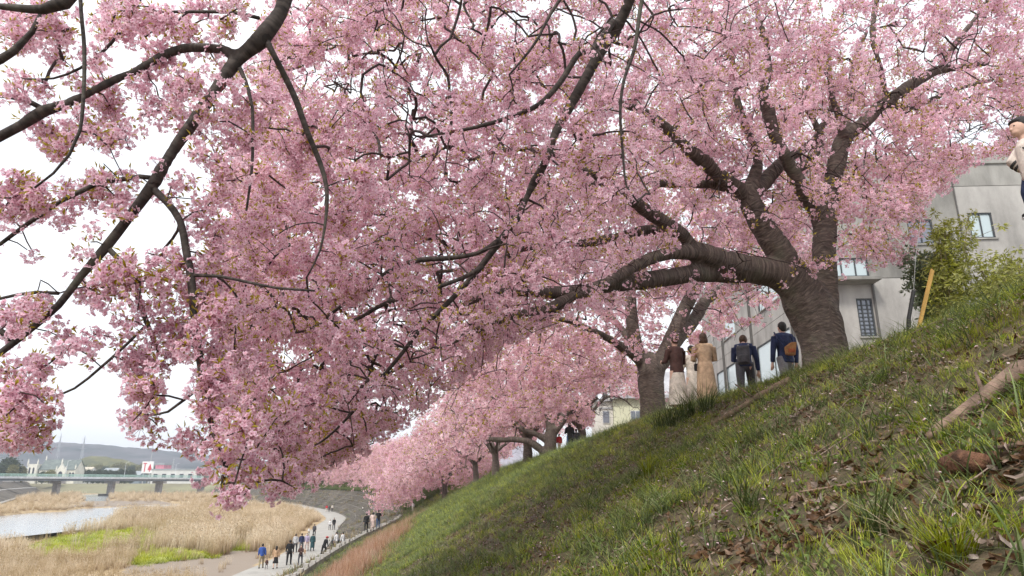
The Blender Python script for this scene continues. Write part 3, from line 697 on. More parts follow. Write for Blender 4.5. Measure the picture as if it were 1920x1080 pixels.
# ---------------------------------------------------------------- cherry blossom
PETAL = leaf_mat('petal', [(0.0, (0.56, 0.17, 0.27)), (0.25, (0.78, 0.41, 0.53)), (0.7, (0.92, 0.67, 0.765)), (1.0, (0.95, 0.81, 0.87))], trans=0.55, tintamp=0.2)
PETAL_R = leaf_mat('petal_far', [(0.0, (0.48, 0.15, 0.19)), (0.25, (0.72, 0.39, 0.47)), (0.7, (0.87, 0.60, 0.67)), (1.0, (0.92, 0.75, 0.79))], trans=0.5, tintamp=0.26)
LEAF = leaf_mat('young_leaf', [(0.0, (0.24, 0.14, 0.03)), (0.5, (0.42, 0.33, 0.045)), (1.0, (0.58, 0.54, 0.08))], trans=0.5, tintamp=0.3, satamp=.1)
CALYX = leaf_mat('calyx', [(0.0, (0.12, 0.02, 0.03)), (1.0, (0.35, 0.10, 0.08))], trans=0.1)
def unit(): 
    while True:
        v = Vector((rnd.uniform(-1, 1), rnd.uniform(-1, 1), rnd.uniform(-1, 1)))
        if 0.05 < v.length < 1: return v.normalized()
def flower(d, p, n, r, petals=5, half=False):
    n = n.normalized(); x = n.cross(Vector((0.3, 0.2, 1))).normalized(); y = n.cross(x)
    cup = rnd.uniform(0.15, 0.7); a0 = rnd.uniform(0, 6.28)
    for k in range(petals):
        a = a0 + 2 * math.pi * k / petals + rnd.uniform(-.12, .12)
        u = x * math.cos(a) + y * math.sin(a); w = n.cross(u)
        b = len(d['v'])
        rr = r * rnd.uniform(.88, 1.1)
        pts = [p + u * r * .08, p + u * rr * .62 + w * rr * .42 + n * rr * cup * .45, p + u * rr + w * rr * .12 + n * rr * cup * rnd.uniform(.5, 1.0), p + u * rr * .62 - w * rr * .42 + n * rr * cup * .45]
        d['v'] += [tuple(q) for q in pts]; d['s'] += [0.12, 0.75, 1.0, 0.75]
        d['f'].append((b, b + 1, b + 2, b + 3)); d['m'].append(0)
    b = len(d['v'])                       # stamens: a small dark star just above the throat
    for k in range(3):
        a = a0 + 2.09 * k; d['v'].append(tuple(p + n * r * .12 + (x * math.cos(a) + y * math.sin(a)) * r * .2)); d['s'].append(.3)
    d['f'].append((b, b + 1, b + 2)); d['m'].append(2)
def stem(d, a, b_, w):
    t = (b_ - a).normalized(); s = t.cross(Vector((.5, .1, .9))).normalized() * w
    b = len(d['v']); d['v'] += [tuple(a - s), tuple(a + s), tuple(b_ + s), tuple(b_ - s)]; d['s'] += [.4] * 4
    d['f'].append((b, b + 1, b + 2, b + 3)); d['m'].append(2)
def leaf(d, p, dirn, l, w, m_=1):
    dirn = dirn.normalized(); s = dirn.cross(unit()).normalized() * w; n = dirn.cross(s).normalized()
    b = len(d['v']); d['v'] += [tuple(p), tuple(p + dirn * l * .45 + s + n * l * .08), tuple(p + dirn * l - n * l * .15), tuple(p + dirn * l * .45 - s + n * l * .08)]; d['s'] += [.1, .5, 1, .6]
    d['f'].append((b, b + 1, b + 2, b + 3)); d['m'].append(m_)
def blossom(nf, R_, r, nl=0, nb=1):
    d = dict(v=[], f=[], m=[], s=[])
    for i in range(nf):
        u = unit(); u.z -= 0.15
        u.normalize(); p = u * R_ * rnd.uniform(.6, 1.08)
        flower(d, p, u + unit() * .45, r)
        if rnd.random() < .6: stem(d, Vector((0, 0, 0)), p, .0009)
    for i in range(nb):
        u = unit(); u.z -= .5; u.normalize(); p = u * R_ * rnd.uniform(1.0, 1.3); stem(d, Vector((0, 0, 0)), p, .0009)
        leaf(d, p, u, r * .6, r * .25, 0)
    for i in range(nl):
        u = unit(); u.z += .5; leaf(d, u * R_ * .6, u, r * rnd.uniform(1.7, 2.9), r * .42)
    return d
BL_NEAR = [blossom(13, .047, .0165), blossom(10, .04, .0165, 1), blossom(15, .055, .0165, 0, 2), blossom(9, .042, .0165, 4), blossom(12, .05, .0165, 2, 2), blossom(6, .045, .0165, 8)]
BL_MID = [blossom(9, .055, .021), blossom(8, .05, .021, 1), blossom(10, .06, .021), blossom(7, .05, .021, 3), blossom(3, .04, .02, 7)]
BL_FAR = [blossom(7, .055, .03), blossom(8, .06, .032), blossom(6, .05, .03, 2), blossom(5, .05, .03, 3)]

def catmull(pts, rad, step):
    pts = [Vector(p) for p in pts]; out = []; ro = []
    n = len(pts)
    for i in range(n - 1):
        p0 = pts[max(i - 1, 0)]; p1 = pts[i]; p2 = pts[i + 1]; p3 = pts[min(i + 2, n - 1)]
        k = max(1, int((p2 - p1).length / step))
        for j in range(k):
            u = j / k
            out.append(0.5 * ((2 * p1) + (p2 - p0) * u + (2 * p0 - 5 * p1 + 4 * p2 - p3) * u * u + (3 * p1 - p0 - 3 * p2 + p3) * u ** 3))
            ro.append(rad[i] * (1 - u) + rad[i + 1] * u)
    out.append(pts[-1]); ro.append(rad[-1])
    return out, ro
def pxl(*a, k=1.0):
    """polyline from (px, py, distance, radius in px)"""
    P = [at(x, y, Y) for x, y, Y, r in a]
    return P, [r * (p.y * CT + p.z * ST) / FP * k for p, (x, y, Y, r) in zip(P, a)]
def dup_evaluated(o, name):
    dg = bpy.context.evaluated_depsgraph_get()
    me = bpy.data.meshes.new_from_object(o.evaluated_get(dg)); me.name = name
    return me
def trunk_mesh(limbs, voxel, thick, name, knob=.012, sides=10):
    big = MB(); small = MB(); samples = []
    for P, Rr in limbs:
        acc = 0
        for i, p in enumerate(P):
            d = (P[min(i + 1, len(P) - 1)] - P[max(i - 1, 0)]).normalized()
            if i: acc += (p - P[i - 1]).length
            samples.append((p, d, acc))
        run = []
        lastthick = -1
        for i, r in enumerate(Rr):
            if r >= thick: lastthick = i
        if lastthick > 0: big.tube(P[:lastthick + 1], Rr[:lastthick + 1], 14)
        s0 = max(lastthick - 1, 0)
        if s0 < len(P) - 1: small.tube(P[s0:], [r * (1 if j else .9) for j, r in enumerate(Rr[s0:])], sides if Rr[s0] > .02 else 6)
    me = None
    if big.v:
        o = big.build('tmp_' + name, BARK)
        md = o.modifiers.new('r', 'REMESH'); md.mode = 'VOXEL'; md.voxel_size = voxel; md.use_smooth_shade = True
        sm = o.modifiers.new('s', 'SMOOTH'); sm.iterations = 6; sm.factor = .5
        me = dup_evaluated(o, name); old = o.data
        bpy.data.objects.remove(o); bpy.data.meshes.remove(old)
        n = len(me.vertices); co = np.empty(n * 3); me.vertices.foreach_get('co', co); no = np.empty(n * 3); me.vertices.foreach_get('normal', no)
        co = co.reshape(-1, 3); no = no.reshape(-1, 3)
        dsp = np.array([mnoise.fractal(Vector(c) * 5.5, 1.0, 2.0, 4) for c in co]) * knob + np.array([mnoise.noise(Vector(c) * 2.2) for c in co]) * knob * 1.6
        bv = co + no * dsp[:, None]
        mm = MB(); mm.v = bv.tolist(); mm.f = [tuple(p.vertices) for p in me.polygons]; mm.m = [0] * len(mm.f)
        bpy.data.meshes.remove(me)
    else: mm = MB()
    b = len(mm.v); mm.v += small.v; mm.f += [tuple(b + i for i in q) for q in small.f]; mm.m += small.m
    me = mm.mesh(name, BARK, True)
    kd = kdtree.KDTree(len(samples))
    for i, s in enumerate(samples): kd.insert(s[0], i)
    kd.balance()
    ring = []
    for v in mm.v:
        _, i, _ = kd.find(v); s = samples[i]; ring.append(s[2] + (Vector(v) - s[0]).dot(s[1]))
    a = me.attributes.new('ring', 'FLOAT', 'POINT'); a.data.foreach_set('value', np.array(ring, np.float32))
    return me

def grow(limbs, attr, step=0.12, droop=0.15, wig=0.02, limb_from=0, lateral=True):
    """connect every attractor to the nearest wood; returns paths with radii and the thin-node list"""
    pos = []; par = []; main = []
    for P, Rr in limbs[limb_from:]:
        for p in P: pos.append(p); par.append(-1); main.append(True)
    cap = len(pos) + len(attr) * 60
    A = np.zeros((cap, 3)); A[:len(pos)] = np.array([tuple(p) for p in pos]); n = len(pos)
    par = [-1] * n
    at_ = np.asarray(attr)
    d0 = np.array([np.min(np.sum((A[:n] - a) ** 2, 1)) for a in at_])
    order = np.argsort(d0)
    paths = []; cnt = {}
    for oi in order:
        a = at_[oi]
        dd = np.sum((A[:n] - a) ** 2, 1); j = int(np.argmin(dd)); dist = math.sqrt(dd[j])
        if dist < 0.05: continue
        k = max(2, int(dist / step))
        p0 = Vector(A[j]); p1 = Vector(a)
        side = (p1 - p0).cross(Vector((rnd.uniform(-1, 1), rnd.uniform(-1, 1), rnd.uniform(-1, 1)))).normalized() * dist * rnd.uniform(.05, .22)
        c = p0.lerp(p1, .5) + side + Vector((0, 0, dist * rnd.uniform(0, .25)))
        path = [j]
        for i in range(1, k + 1):
            u = i / k
            q = p0 * (1 - u) ** 2 + c * 2 * u * (1 - u) + p1 * u * u
            if i < k: q += Vector((rnd.gauss(0, wig), rnd.gauss(0, wig), rnd.gauss(0, wig))) * min(1, dist)
            else: q -= Vector((0, 0, dist * droop * .3))
            if n >= cap: break
            A[n] = q; par.append(path[-1]); path.append(n); n += 1
        paths.append(path)
    load = np.zeros(n)
    nm = len(pos)
    for i in range(n - 1, nm - 1, -1):
        load[i] += 1
        if par[i] >= 0: load[par[i]] += load[i]
    return A[:n], par, paths, load, nm
def radius_of(load, base=0.0022, k=0.00115, mx=0.03): return min(mx, base + k * math.sqrt(load) * 1.0)

def keep_mask(P, holes, polys, p_in=0.93, region=None):
    x, y = proj(P); k = np.ones(len(P), bool)
    wob = 9 * fbm(x / 16, y / 16, 3)
    for (cx, cy, rx, ry) in holes:
        h = ((x - cx + wob) / rx) ** 2 + ((y - cy + wob) / ry) ** 2 < 1
        k &= ~(h & (rng.random(len(P)) < p_in))
    for poly in polys:
        h = inpoly(x + wob, y + wob * .7, poly)
        k &= ~(h & (rng.random(len(P)) < .985))
    return k

def crown_from(A, load, nm, per_node, spread, rmax_load, extra=None, clump=0.9, seed=1, along=None):
    idx = np.arange(nm, len(A)); idx = idx[load[nm:] <= rmax_load]
    base = A[idx]
    cl = fbm(base[:, 0] * 2.3 + base[:, 2], base[:, 1] * 2.3 - base[:, 2] * 1.9, seed)
    w = np.clip(1 + clump * cl * 1.6, 0.05, 2.4) * per_node
    n = rng.poisson(w)
    P = np.repeat(base, n, 0)
    P = P + rng.normal(0, spread, P.shape)
    return P
def front_mask(P, limbs, rmin, prob, pad=4):
    """blossom grows on twigs, not on old wood: thin it out where it would sit right against the thick limbs"""
    S_ = []; 
    for Q, Rr in limbs:
        for p, r in zip(Q, Rr):
            if r >= rmin: S_.append((p.x, p.y, p.z, r))
    S_ = np.array(S_); sx, sy = proj(S_[:, :3]); sd_ = S_[:, 1] * CT + S_[:, 2] * ST; sr = S_[:, 3] * FP / sd_ + pad
    x, y = proj(P); d = P[:, 1] * CT + P[:, 2] * ST; kill = np.zeros(len(P), bool)
    for a in range(0, len(S_)):
        kill |= ((x - sx[a]) ** 2 + (y - sy[a]) ** 2 < sr[a] ** 2) & (d < sd_[a] + .3)
    pr = np.where(fbm(x / 40, y / 40, 77) > .35, prob * .35, prob)
    return ~(kill & (rng.random(len(P)) < pr))
def rand_rot(n): return np.stack([rng.uniform(-.7, .7, n), rng.uniform(-.7, .7, n), rng.uniform(0, 6.28, n)], 1)

def make_tree(label, base, limbs, attr, protos, per_node=2.0, spread=.06, scale=(.85, 1.25), rmax_load=40, voxel=.025, thick=.035, holes=(), polys=(), step=.12, seed=1,
              extra_pts=None, name='cherry_tree', group=None, leaf_share=0.12, twig_sides=4, limb_from=1, knob=.012, wig=.018, radk=1.0, clump=.9, maxr=.03, clear=(), petal=None, bark=None):
    T = empty(name, base, 0, label=label, cat='tree', group=group)
    bm_ = Matrix.Translation(-Vector(base))
    me = trunk_mesh(limbs, voxel, thick, 'trunk', knob); me.materials[0] = bark or BARK; me.transform(bm_); link('trunk', me, T)
    A, par, paths, load, nm = grow(limbs, attr, step, limb_from=limb_from, wig=wig)
    m = MB()
    for p in paths:
        rr = [radius_of(load[i], mx=maxr) * radk for i in p]; rr[0] = rr[1]
        m.tube([A[i] for i in p], rr, twig_sides, cap=False)
    me = m.mesh('branches', TWIG, True); me.transform(bm_); link('branches', me, T, kind='stuff')
    P = crown_from(A, load, nm, per_node, spread, rmax_load, seed=seed, clump=clump)
    if extra_pts is not None: P = np.vstack([P, extra_pts])
    P = P[keep_mask(P, holes, polys)]
    for lm_, rmin_, pr_ in clear: P = P[front_mask(P, lm_, rmin_, pr_)]
    n = len(P); tint = np.clip(.5 + .40 * fbm(P[:, 0] * 1.1, P[:, 1] * 1.1 + P[:, 2] * 1.3, seed + 3) + rng.normal(0, .16, n), 0, 1)
    np_ = len(protos); idx = rng.integers(0, np_ - 1, n); lf = fbm(P[:, 0] * 1.7, P[:, 1] * 1.7 + P[:, 2], seed + 8) + rng.normal(0, .25, n)
    idx = np.where((lf > .42) & (rng.random(n) < leaf_share * 6), np_ - 1, idx)
    cr = scatter('crown', protos, P - np.array(base), rand_rot(n), rng.uniform(scale[0], scale[1], n), tint, [petal or PETAL, LEAF, CALYX], T, idx)
    print(label[:40], 'clusters', n, 'twigs', len(m.f))
    return T

# sky that shows through the crowns of the near trees (measured)
HOLES = [(735, 105, 42, 18), (655, 165, 48, 24), (690, 190, 22, 16), (800, 38, 24, 12), (850, 165, 16, 10), (1585, 95, 10, 16), (1735, 105, 18, 12),
         (1540, 235, 8, 18), (650, 345, 16, 14), (545, 585, 14, 10), (545, 670, 20, 12), (1820, 252, 50, 22), (1880, 222, 30, 20), (1290, 440, 14, 12), (640, 760, 12, 10), ]
SKY_L = [[(0, 262), (60, 268), (120, 300), (150, 330), (130, 345), (60, 345), (30, 330), (0, 330)], [(0, 200), (30, 205), (40, 240), (0, 250)],
         [(165, 262), (200, 290), (285, 250), (300, 290), (280, 330), (210, 330), (165, 300)], [(305, 300), (400, 330), (400, 362), (340, 330)],
         [(0, 440), (60, 420), (150, 430), (190, 460), (120, 480), (150, 520), (100, 560), (0, 560)], [(235, 420), (310, 380), (330, 440), (280, 490), (235, 470)],
         [(100, 590), (230, 600), (200, 625), (120, 615)], [(90, 640), (120, 690), (210, 700), (235, 760), (240, 840), (330, 850), (345, 800), (300, 750), (330, 720), (360, 700), (365, 760), (330, 810), (400, 960), (500, 960), (560, 935), (600, 885), (655, 858), (600, 1100), (0, 1100), (0, 880), (100, 850), (110, 760)],
         [(100, 640), (250, 770), (225, 700), (140, 690)]]
RIGHT_LOW = [(1572, 545), (1600, 505), (1700, 505), (1735, 440), (1745, 390), (1800, 335), (1840, 300), (1960, 285), (1960, 900), (1600, 900)]
UNDER1 = [(560, 905), (640, 880), (760, 800), (880, 700), (960, 640), (1060, 600), (1200, 565), (1330, 555), (1440, 560), (1560, 560), (1960, 560), (1960, 1200), (540, 1200)]

# main tree on the crest
M = 9.6
T_ = pxl((1552, 745, M, 62), (1551, 712, M, 50), (1548, 680, M, 43), (1543, 640, M, 42), (1530, 600, M, 44), (1512, 565, M, 44), (1494, 535, M, 38), (1475, 510, M, 30))
r1 = pxl((1540, 640, M, 34), (1548, 590, M, 26), (1547, 540, M, 23), (1546, 480, M, 22), (1547, 420, M + .1, 21.5), (1554, 385, M + .1, 18), (1562, 340, M + .1, 17), (1572, 290, M + .1, 16), (1586, 255, M + .1, 15), (1613, 236, M + .1, 12), (1650, 200, M + .2, 11), (1706, 160, M + .2, 10), (1754, 133, M + .3, 9), (1800, 126, M + .3, 7), (1850, 118, M + .4, 5))
r1b = pxl((1584, 258, M, 10), (1572, 215, M - .1, 8), (1560, 180, M - .2, 7), (1556, 150, M - .2, 5), (1552, 90, M - .3, 4))
r1c = pxl((1586, 250, M + .1, 9), (1590, 215, M + .3, 7), (1594, 178, M + .5, 6), (1600, 120, M + .6, 4), (1625, 60, M + .6, 3))
r1d = pxl((1660, 195, M + .2, 7), (1700, 200, M + .4, 6), (1740, 190, M + .5, 5), (1790, 168, M + .6, 4), (1860, 150, M + .7, 3))
r1e = pxl((1760, 130, M + .3, 6), (1800, 70, M + .3, 5), (1840, 20, M + .3, 4), (1880, -50, M + .3, 3))
r1f = pxl((1665, 190, M + .2, 5), (1648, 115, M, 5), (1636, 70, M, 5), (1640, 20, M, 5.5), (1652, -40, M, 4))
r2 = pxl((1544, 430, M + .05, 18), (1530, 392, M, 17), (1500, 348, M - .2, 15), (1481, 310, M - .35, 13), (1455, 262, M - .5, 12), (1440, 205, M - .6, 12), (1430, 172, M - .7, 9), (1442, 132, M - .8, 7), (1436, 80, M - .9, 6), (1420, 20, M - 1, 4.5), (1415, -50, M - 1, 3.5))
r2b = pxl((1490, 320, M - .2, 9), (1520, 300, M - .1, 8), (1540, 270, M, 7), (1535, 245, M, 6), (1520, 215, M, 5.5), (1505, 190, M, 5), (1518, 155, M, 4), (1524, 128, M, 3))
mid = pxl((1500, 545, M, 36), (1480, 505, M - .05, 29), (1462, 472, M - .1, 25), (1440, 440, M - .15, 23), (1420, 408, M - .2, 22), (1406, 376, M - .25, 20), (1400, 350, M - .3, 18))
mida = pxl((1405, 372, M - .25, 16), (1430, 345, M - .1, 14), (1462, 310, M, 13), (1490, 290, M + .1, 9), (1530, 260, M + .2, 7), (1560, 200, M + .3, 5))
midb = pxl((1402, 372, M - .25, 18), (1380, 350, M - .4, 14), (1352, 331, M - .6, 14), (1320, 303, M - .9, 13), (1282, 272, M - 1.2, 12), (1240, 232, M - 1.5, 10), (1200, 205, M - 1.8, 8), (1150, 190, M - 2, 7), (1118, 180, M - 2.2, 6), (1060, 160, M - 2.4, 4))
midc = pxl((1400, 370, M - .25, 12), (1370, 355, M - .3, 10), (1335, 346, M - .4, 9), (1290, 345, M - .6, 8.5), (1237, 343, M - .8, 8), (1180, 335, M - 1, 7), (1110, 345, M - 1.2, 6), (1060, 352, M - 1.4, 5), (980, 330, M - 1.6, 4))
midd = pxl((1402, 365, M - .3, 14), (1415, 330, M - .3, 12), (1420, 290, M - .4, 10), (1400, 240, M - .5, 8), (1380, 180, M - .6, 6), (1370, 100, M - .7, 5), (1340, 30, M - .8, 4))
l_ = pxl((1515, 560, M, 42), (1485, 528, M - .05, 36), (1450, 512, M - .1, 28), (1400, 504, M - .25, 26), (1350, 490, M - .4, 24), (1310, 474, M - .55, 22), (1292, 468, M - .6, 19))
l1 = pxl((1310, 474, M - .55, 18), (1265, 474, M - .8, 13), (1225, 483, M - 1, 12.5), (1190, 500, M - 1.2, 12), (1150, 524, M - 1.4, 11), (1110, 543, M - 1.6, 10.5), (1065, 560, M - 1.8, 10), (1035, 577, M - 2, 10.5), (1005, 583, M - 2.1, 10), (960, 592, M - 2.3, 8), (905, 614, M - 2.5, 6.5), (850, 640, M - 2.7, 5), (800, 660, M - 2.9, 4), (730, 700, M - 3, 3))
l2 = pxl((1400, 512, M - .25, 20), (1350, 512, M - .3, 18), (1300, 512, M - .5, 17.5), (1250, 520, M - .7, 17), (1190, 528, M - .9, 15.5), (1130, 538, M - 1.2, 14), (1080, 548, M - 1.4, 13), (1030, 548, M - 1.6, 11), (975, 545, M - 1.9, 9), (920, 552, M - 2.1, 7), (860, 575, M - 2.4, 5), (790, 600, M - 2.6, 4))
l3 = pxl((1300, 470, M - .55, 15), (1285, 445, M - .7, 14), (1250, 420, M - .9, 14.5), (1215, 397, M - 1.1, 14), (1188, 378, M - 1.4, 11), (1150, 352, M - 1.7, 9), (1100, 320, M - 2, 7), (1040, 290, M - 2.3, 5), (960, 280, M - 2.6, 4), (880, 300, M - 2.8, 3))
l4 = pxl((1292, 450, M - .6, 10), (1265, 436, M - .5, 9), (1230, 430, M - .5, 9), (1180, 437, M - .6, 8.5), (1120, 452, M - .8, 8), (1060, 458, M - 1, 7.5), (985, 465, M - 1.3, 6.5), (950, 482, M - 1.5, 5), (900, 500, M - 1.8, 4), (820, 510, M - 2, 3))
raw1 = [T_, r1, r1b, r1c, r1d, r1e, r1f, r2, r2b, mid, mida, midb, midc, midd, l_, l1, l2, l3, l4]
limbs1 = [catmull(p, r, .09) for p, r in raw1]
# near tree: its trunk stands behind the camera, its limbs reach over and down to the left
D0 = 3.45
A1 = pxl((1100, -420, 3.0, 34), (760, -220, 3.3, 30), (560, -45, D0, 22), (528, 20, D0, 19), (485, 78, D0, 23), (445, 112, D0, 19), (400, 175, D0, 16), (350, 245, D0, 14.5), (310, 305, D0, 13.5), (283, 352, D0, 15), (240, 410, D0, 12), (200, 462, D0, 12.5), (150, 520, D0 - .02, 9.5), (110, 572, D0 - .03, 9), (60, 615, D0, 8.5), (0, 662, D0, 8), (-80, 710, D0, 7), (-180, 760, D0, 5), k=.75)
A2 = pxl((445, 108, D0, 13), (420, 93, D0, 11), (390, 90, D0, 10.5), (345, 90, D0, 10), (300, 108, D0, 9.5), (250, 135, D0, 9), (215, 150, D0, 9), (175, 170, D0, 8), (130, 193, D0, 9), (82, 208, D0, 12), (40, 235, D0, 9), (0, 256, D0, 9), (-80, 300, D0, 8))
A2b = pxl((82, 205, D0, 6), (50, 188, D0, 5), (0, 178, D0, 5))
A3 = pxl((283, 350, D0, 8), (312, 378, D0, 6.5), (338, 415, D0, 6.5), (349, 470, D0, 7), (358, 520, D0, 7.5), (365, 600, D0, 7), (373, 660, D0, 7), (384, 740, D0, 6), (400, 810, D0, 5), (420, 865, D0, 4), (438, 915, D0, 3))
A4 = pxl((205, 468, D0, 6), (232, 495, D0, 5.5), (252, 535, D0, 5.5), (268, 585, D0, 5), (285, 630, D0, 4), (299, 662, D0, 3))
A5 = pxl((497, 72, D0, 8), (512, 100, D0, 5.5), (535, 145, D0 + .1, 6), (556, 190, D0 + .15, 6), (575, 245, D0 + .2, 5.5), (600, 305, D0 + .3, 5), (612, 350, D0 + .3, 4), (612, 400, D0 + .3, 3), (600, 470, D0 + .3, 2), (575, 520, D0 + .3, 1.6))
A6 = pxl((450, 128, D0, 5), (465, 165, D0, 3.5), (473, 200, D0, 3), (474, 260, D0, 3), (472, 320, D0, 2.6), (462, 395, D0, 2))
A7 = pxl((148, -60, D0 - .4, 4), (152, 20, D0 - .4, 3.4), (158, 90, D0 - .4, 3.6), (157, 170, D0 - .4, 3.4), (150, 245, D0 - .4, 3), (130, 290, D0 - .4, 2.8), (100, 325, D0 - .4, 2.4), (65, 352, D0 - .4, 2))
A8 = pxl((272, -20, D0, 3), (240, 40, D0, 3), (195, 95, D0, 3), (150, 128, D0, 2.6), (100, 147, D0, 2), (50, 148, D0, 1.6))
A9 = pxl((290, 334, D0, 5), (262, 331, D0, 4.5), (225, 337, D0, 4.5), (180, 345, D0, 4.5), (145, 362, D0, 4.5), (112, 378, D0, 4), (80, 400, D0, 4), (40, 428, D0, 4), (0, 458, D0, 3.5), (-60, 480, D0, 3))
A10 = pxl((486, 34, D0, 4), (440, 24, D0, 3.2), (380, 22, D0, 3), (300, 22, D0, 2.6), (225, 20, D0, 2))
A11 = pxl((272, 612, D0, 3), (235, 648, D0, 2.6), (190, 688, D0, 2.6), (140, 728, D0, 2.2), (85, 750, D0, 2))
A12 = pxl((378, 724, D0, 3.4), (345, 750, D0, 2.8), (315, 772, D0, 2.4), (285, 779, D0, 2))
A13 = pxl((150, -30, D0 - .5, 14), (120, 5, D0 - .5, 13), (80, 18, D0 - .5, 9), (0, 12, D0 - .5, 6), (-60, 10, D0 - .5, 4))
A14 = pxl((110, 550, D0, 4), (70, 548, D0, 3.4), (35, 552, D0, 3), (0, 560, D0, 2.8), (-50, 570, D0, 2))
A15 = pxl((22, 636, D0, 7), (0, 620, D0, 6), (-60, 590, D0, 5))
A16 = pxl((362, 516, D0, 4), (410, 518, D0, 3.2), (460, 528, D0, 3), (520, 540, D0, 2.6), (590, 545, D0, 2))
A17 = pxl((-40, 130, D0 - .3, 9), (0, 112, D0 - .3, 8), (26, 96, D0 - .3, 7), (60, 60, D0 - .3, 5), (80, 20, D0 - .3, 4))
DL = pxl((1500, -520, 3.6, 30), (1260, -200, 4.3, 22), (1168, 30, 4.9, 15), (1118, 112, 5.0, 14), (1066, 204, 5.1, 13.5), (1041, 250, 5.1, 12), (1022, 305, 5.1, 12), (1000, 345, 5.2, 12), (972, 402, 5.2, 10), (935, 455, 5.2, 9), (885, 520, 5.2, 7.5), (825, 583, 5.2, 6.5), (785, 622, 5.2, 5.5), (748, 670, 5.2, 5), (705, 720, 5.2, 4.4), (655, 780, 5.2, 3.5), (600, 830, 5.2, 2.6), (545, 850, 5.2, 2), k=.72)
D2 = pxl((1150, 40, 4.9, 7), (1110, 95, 4.8, 6), (1086, 100, 4.8, 5.5), (1050, 155, 4.8, 5.5), (1012, 195, 4.8, 5), (970, 215, 4.8, 4.5), (910, 234, 4.8, 4), (866, 244, 4.8, 3), (800, 255, 4.8, 2))
D3 = pxl((1215, -60, 4.2, 5), (1200, 20, 4.2, 4.4), (1190, 90, 4.2, 3.8), (1170, 150, 4.2, 3.4), (1163, 210, 4.2, 3), (1168, 290, 4.2, 2.6), (1175, 350, 4.2, 2), (1195, 378, 4.2, 1.6))
D4 = pxl((1090, -60, 4.4, 4), (1030, 30, 4.4, 3), (1010, 70, 4.4, 2.8), (985, 105, 4.4, 2.4), (955, 140, 4.4, 2))
D5 = pxl((905, 500, 5.2, 5), (870, 520, 5.1, 4), (800, 545, 5.1, 4), (720, 570, 5.1, 4), (665, 600, 5.1, 3.4), (608, 606, 5.1, 2.6))
D6 = pxl((935, 450, 5.2, 5), (895, 475, 5.0, 4), (830, 485, 5, 5), (790, 487, 5, 5), (735, 505, 5, 4), (665, 555, 5, 3.4), (612, 595, 5, 2.6))
trunk0 = ([Vector((4.7, -1.6, 1.2)), Vector((4.6, -1.5, 2.0)), Vector((4.35, -1.2, 2.8)), Vector((3.7, -.4, 3.6))], [.36, .28, .24, .20])
link1 = ([Vector((3.7, -.4, 3.6)), Vector((2.6, .9, 4.2)), A1[0][0]], [.15, .12, A1[1][0]])
link2 = ([Vector((3.7, -.4, 3.6)), Vector((3.2, 1.6, 4.5)), DL[0][0]], [.15, .12, DL[1][0]])
raw0 = [trunk0, link1, link2, A1, A2, A2b, A3, A4, A5, A6, A7, A8, A9, A10, A11, A12, A13, A14, A15, A16, A17, DL, D2, D3, D4, D5, D6]
limbs0 = [catmull(p, r, .07) for p, r in raw0]
BLOBS = [(60,30,45),(90,60,35),(25,65,40),(110,90,30),(75,25,25),(20,20,25),(130,60,26),(110,110,22),(23,171,20),(89,175,26),(40,150,20),(195,183,45),(215,215,30),(97,257,42),(60,235,22),(148,240,25),(120,285,22),(218,262,32),(190,255,22),
 (245,285,20),(47,350,36),(78,373,32),(15,381,30),(66,400,26),(40,375,30),(128,358,22),(167,373,30),(218,375,26),(233,334,20),(202,350,24),(195,310,15),(12,420,20),(117,410,18),(62,482,28),(50,470,16),(78,529,17),(167,459,20),(210,404,14),
 (358,292,24),(335,345,20),(358,375,13),(296,373,13),(272,478,20),(311,470,24),(296,492,18),(202,510,28),(187,545,20),(230,520,22),(253,525,22),(292,529,26),(331,537,18),(330,500,14),(73,532,16),(41,590,32),(77,565,24),(16,614,17),(55,610,20),(179,555,26),(160,540,16),(228,544,26),(200,565,20),
 (122,638,20),(139,654,22),(163,640,18),(244,606,24),(293,561,24),(260,585,18),(212,638,24),(228,679,28),(265,675,34),(301,683,26),(277,720,34),(262,735,22),(290,740,20),(334,614,30),(326,663,24),(310,630,24),(265,789,26),(255,775,14),(293,801,13),(245,795,14),
 (24,703,26),(50,690,20),(73,695,18),(94,683,10),(33,748,32),(60,735,20),(81,764,24),(57,797,40),(24,826,32),(61,830,20),(77,822,14),(20,780,30),(-10,760,30),(-20,820,30),(-30,700,30),
 (359,813,30),(387,773,30),(407,866,38),(436,919,34),(469,887,36),(448,805,42),(400,830,24),(380,840,20),(420,900,26),(450,940,16),
 (250,60,46),(300,100,36),(200,60,26),(350,60,44),(420,50,36),(340,150,40),(400,210,36),(440,260,38),(260,150,32),(370,250,26),(180,100,16),(250,25,30),(310,40,34),(380,15,30),(450,20,26),(210,20,20),(170,30,14),(420,140,20),(300,190,26),(330,215,22),(265,220,18),(150,150,16),(440,180,24),
 (400,300,26),(430,320,34),(415,360,30),(385,400,26),(400,440,34),(390,490,24),(385,560,30),(420,600,34),(400,660,30),(390,720,26),(350,560,18),(340,650,18),(420,700,30),(410,760,28)]
ext = []; att0 = []
for (x, y, r) in BLOBS:
    Yc = D0 + rnd.uniform(-.25, .3); c = at(x, y, Yc); rm = r * Yc / FP
    att0.append(tuple(c + Vector((rnd.uniform(-.2, .2) * rm, 0, rm * .4))))
    n = max(1, int((rm / .040) ** 2.1 * 1.5))
    for _ in range(n):
        u = unit() * rm * rnd.uniform(.1, .85) ** .6
        ext.append(tuple(c + u)); 
    if r > 28:
        for _ in range(2): att0.append(tuple(c + unit() * rm * .7))
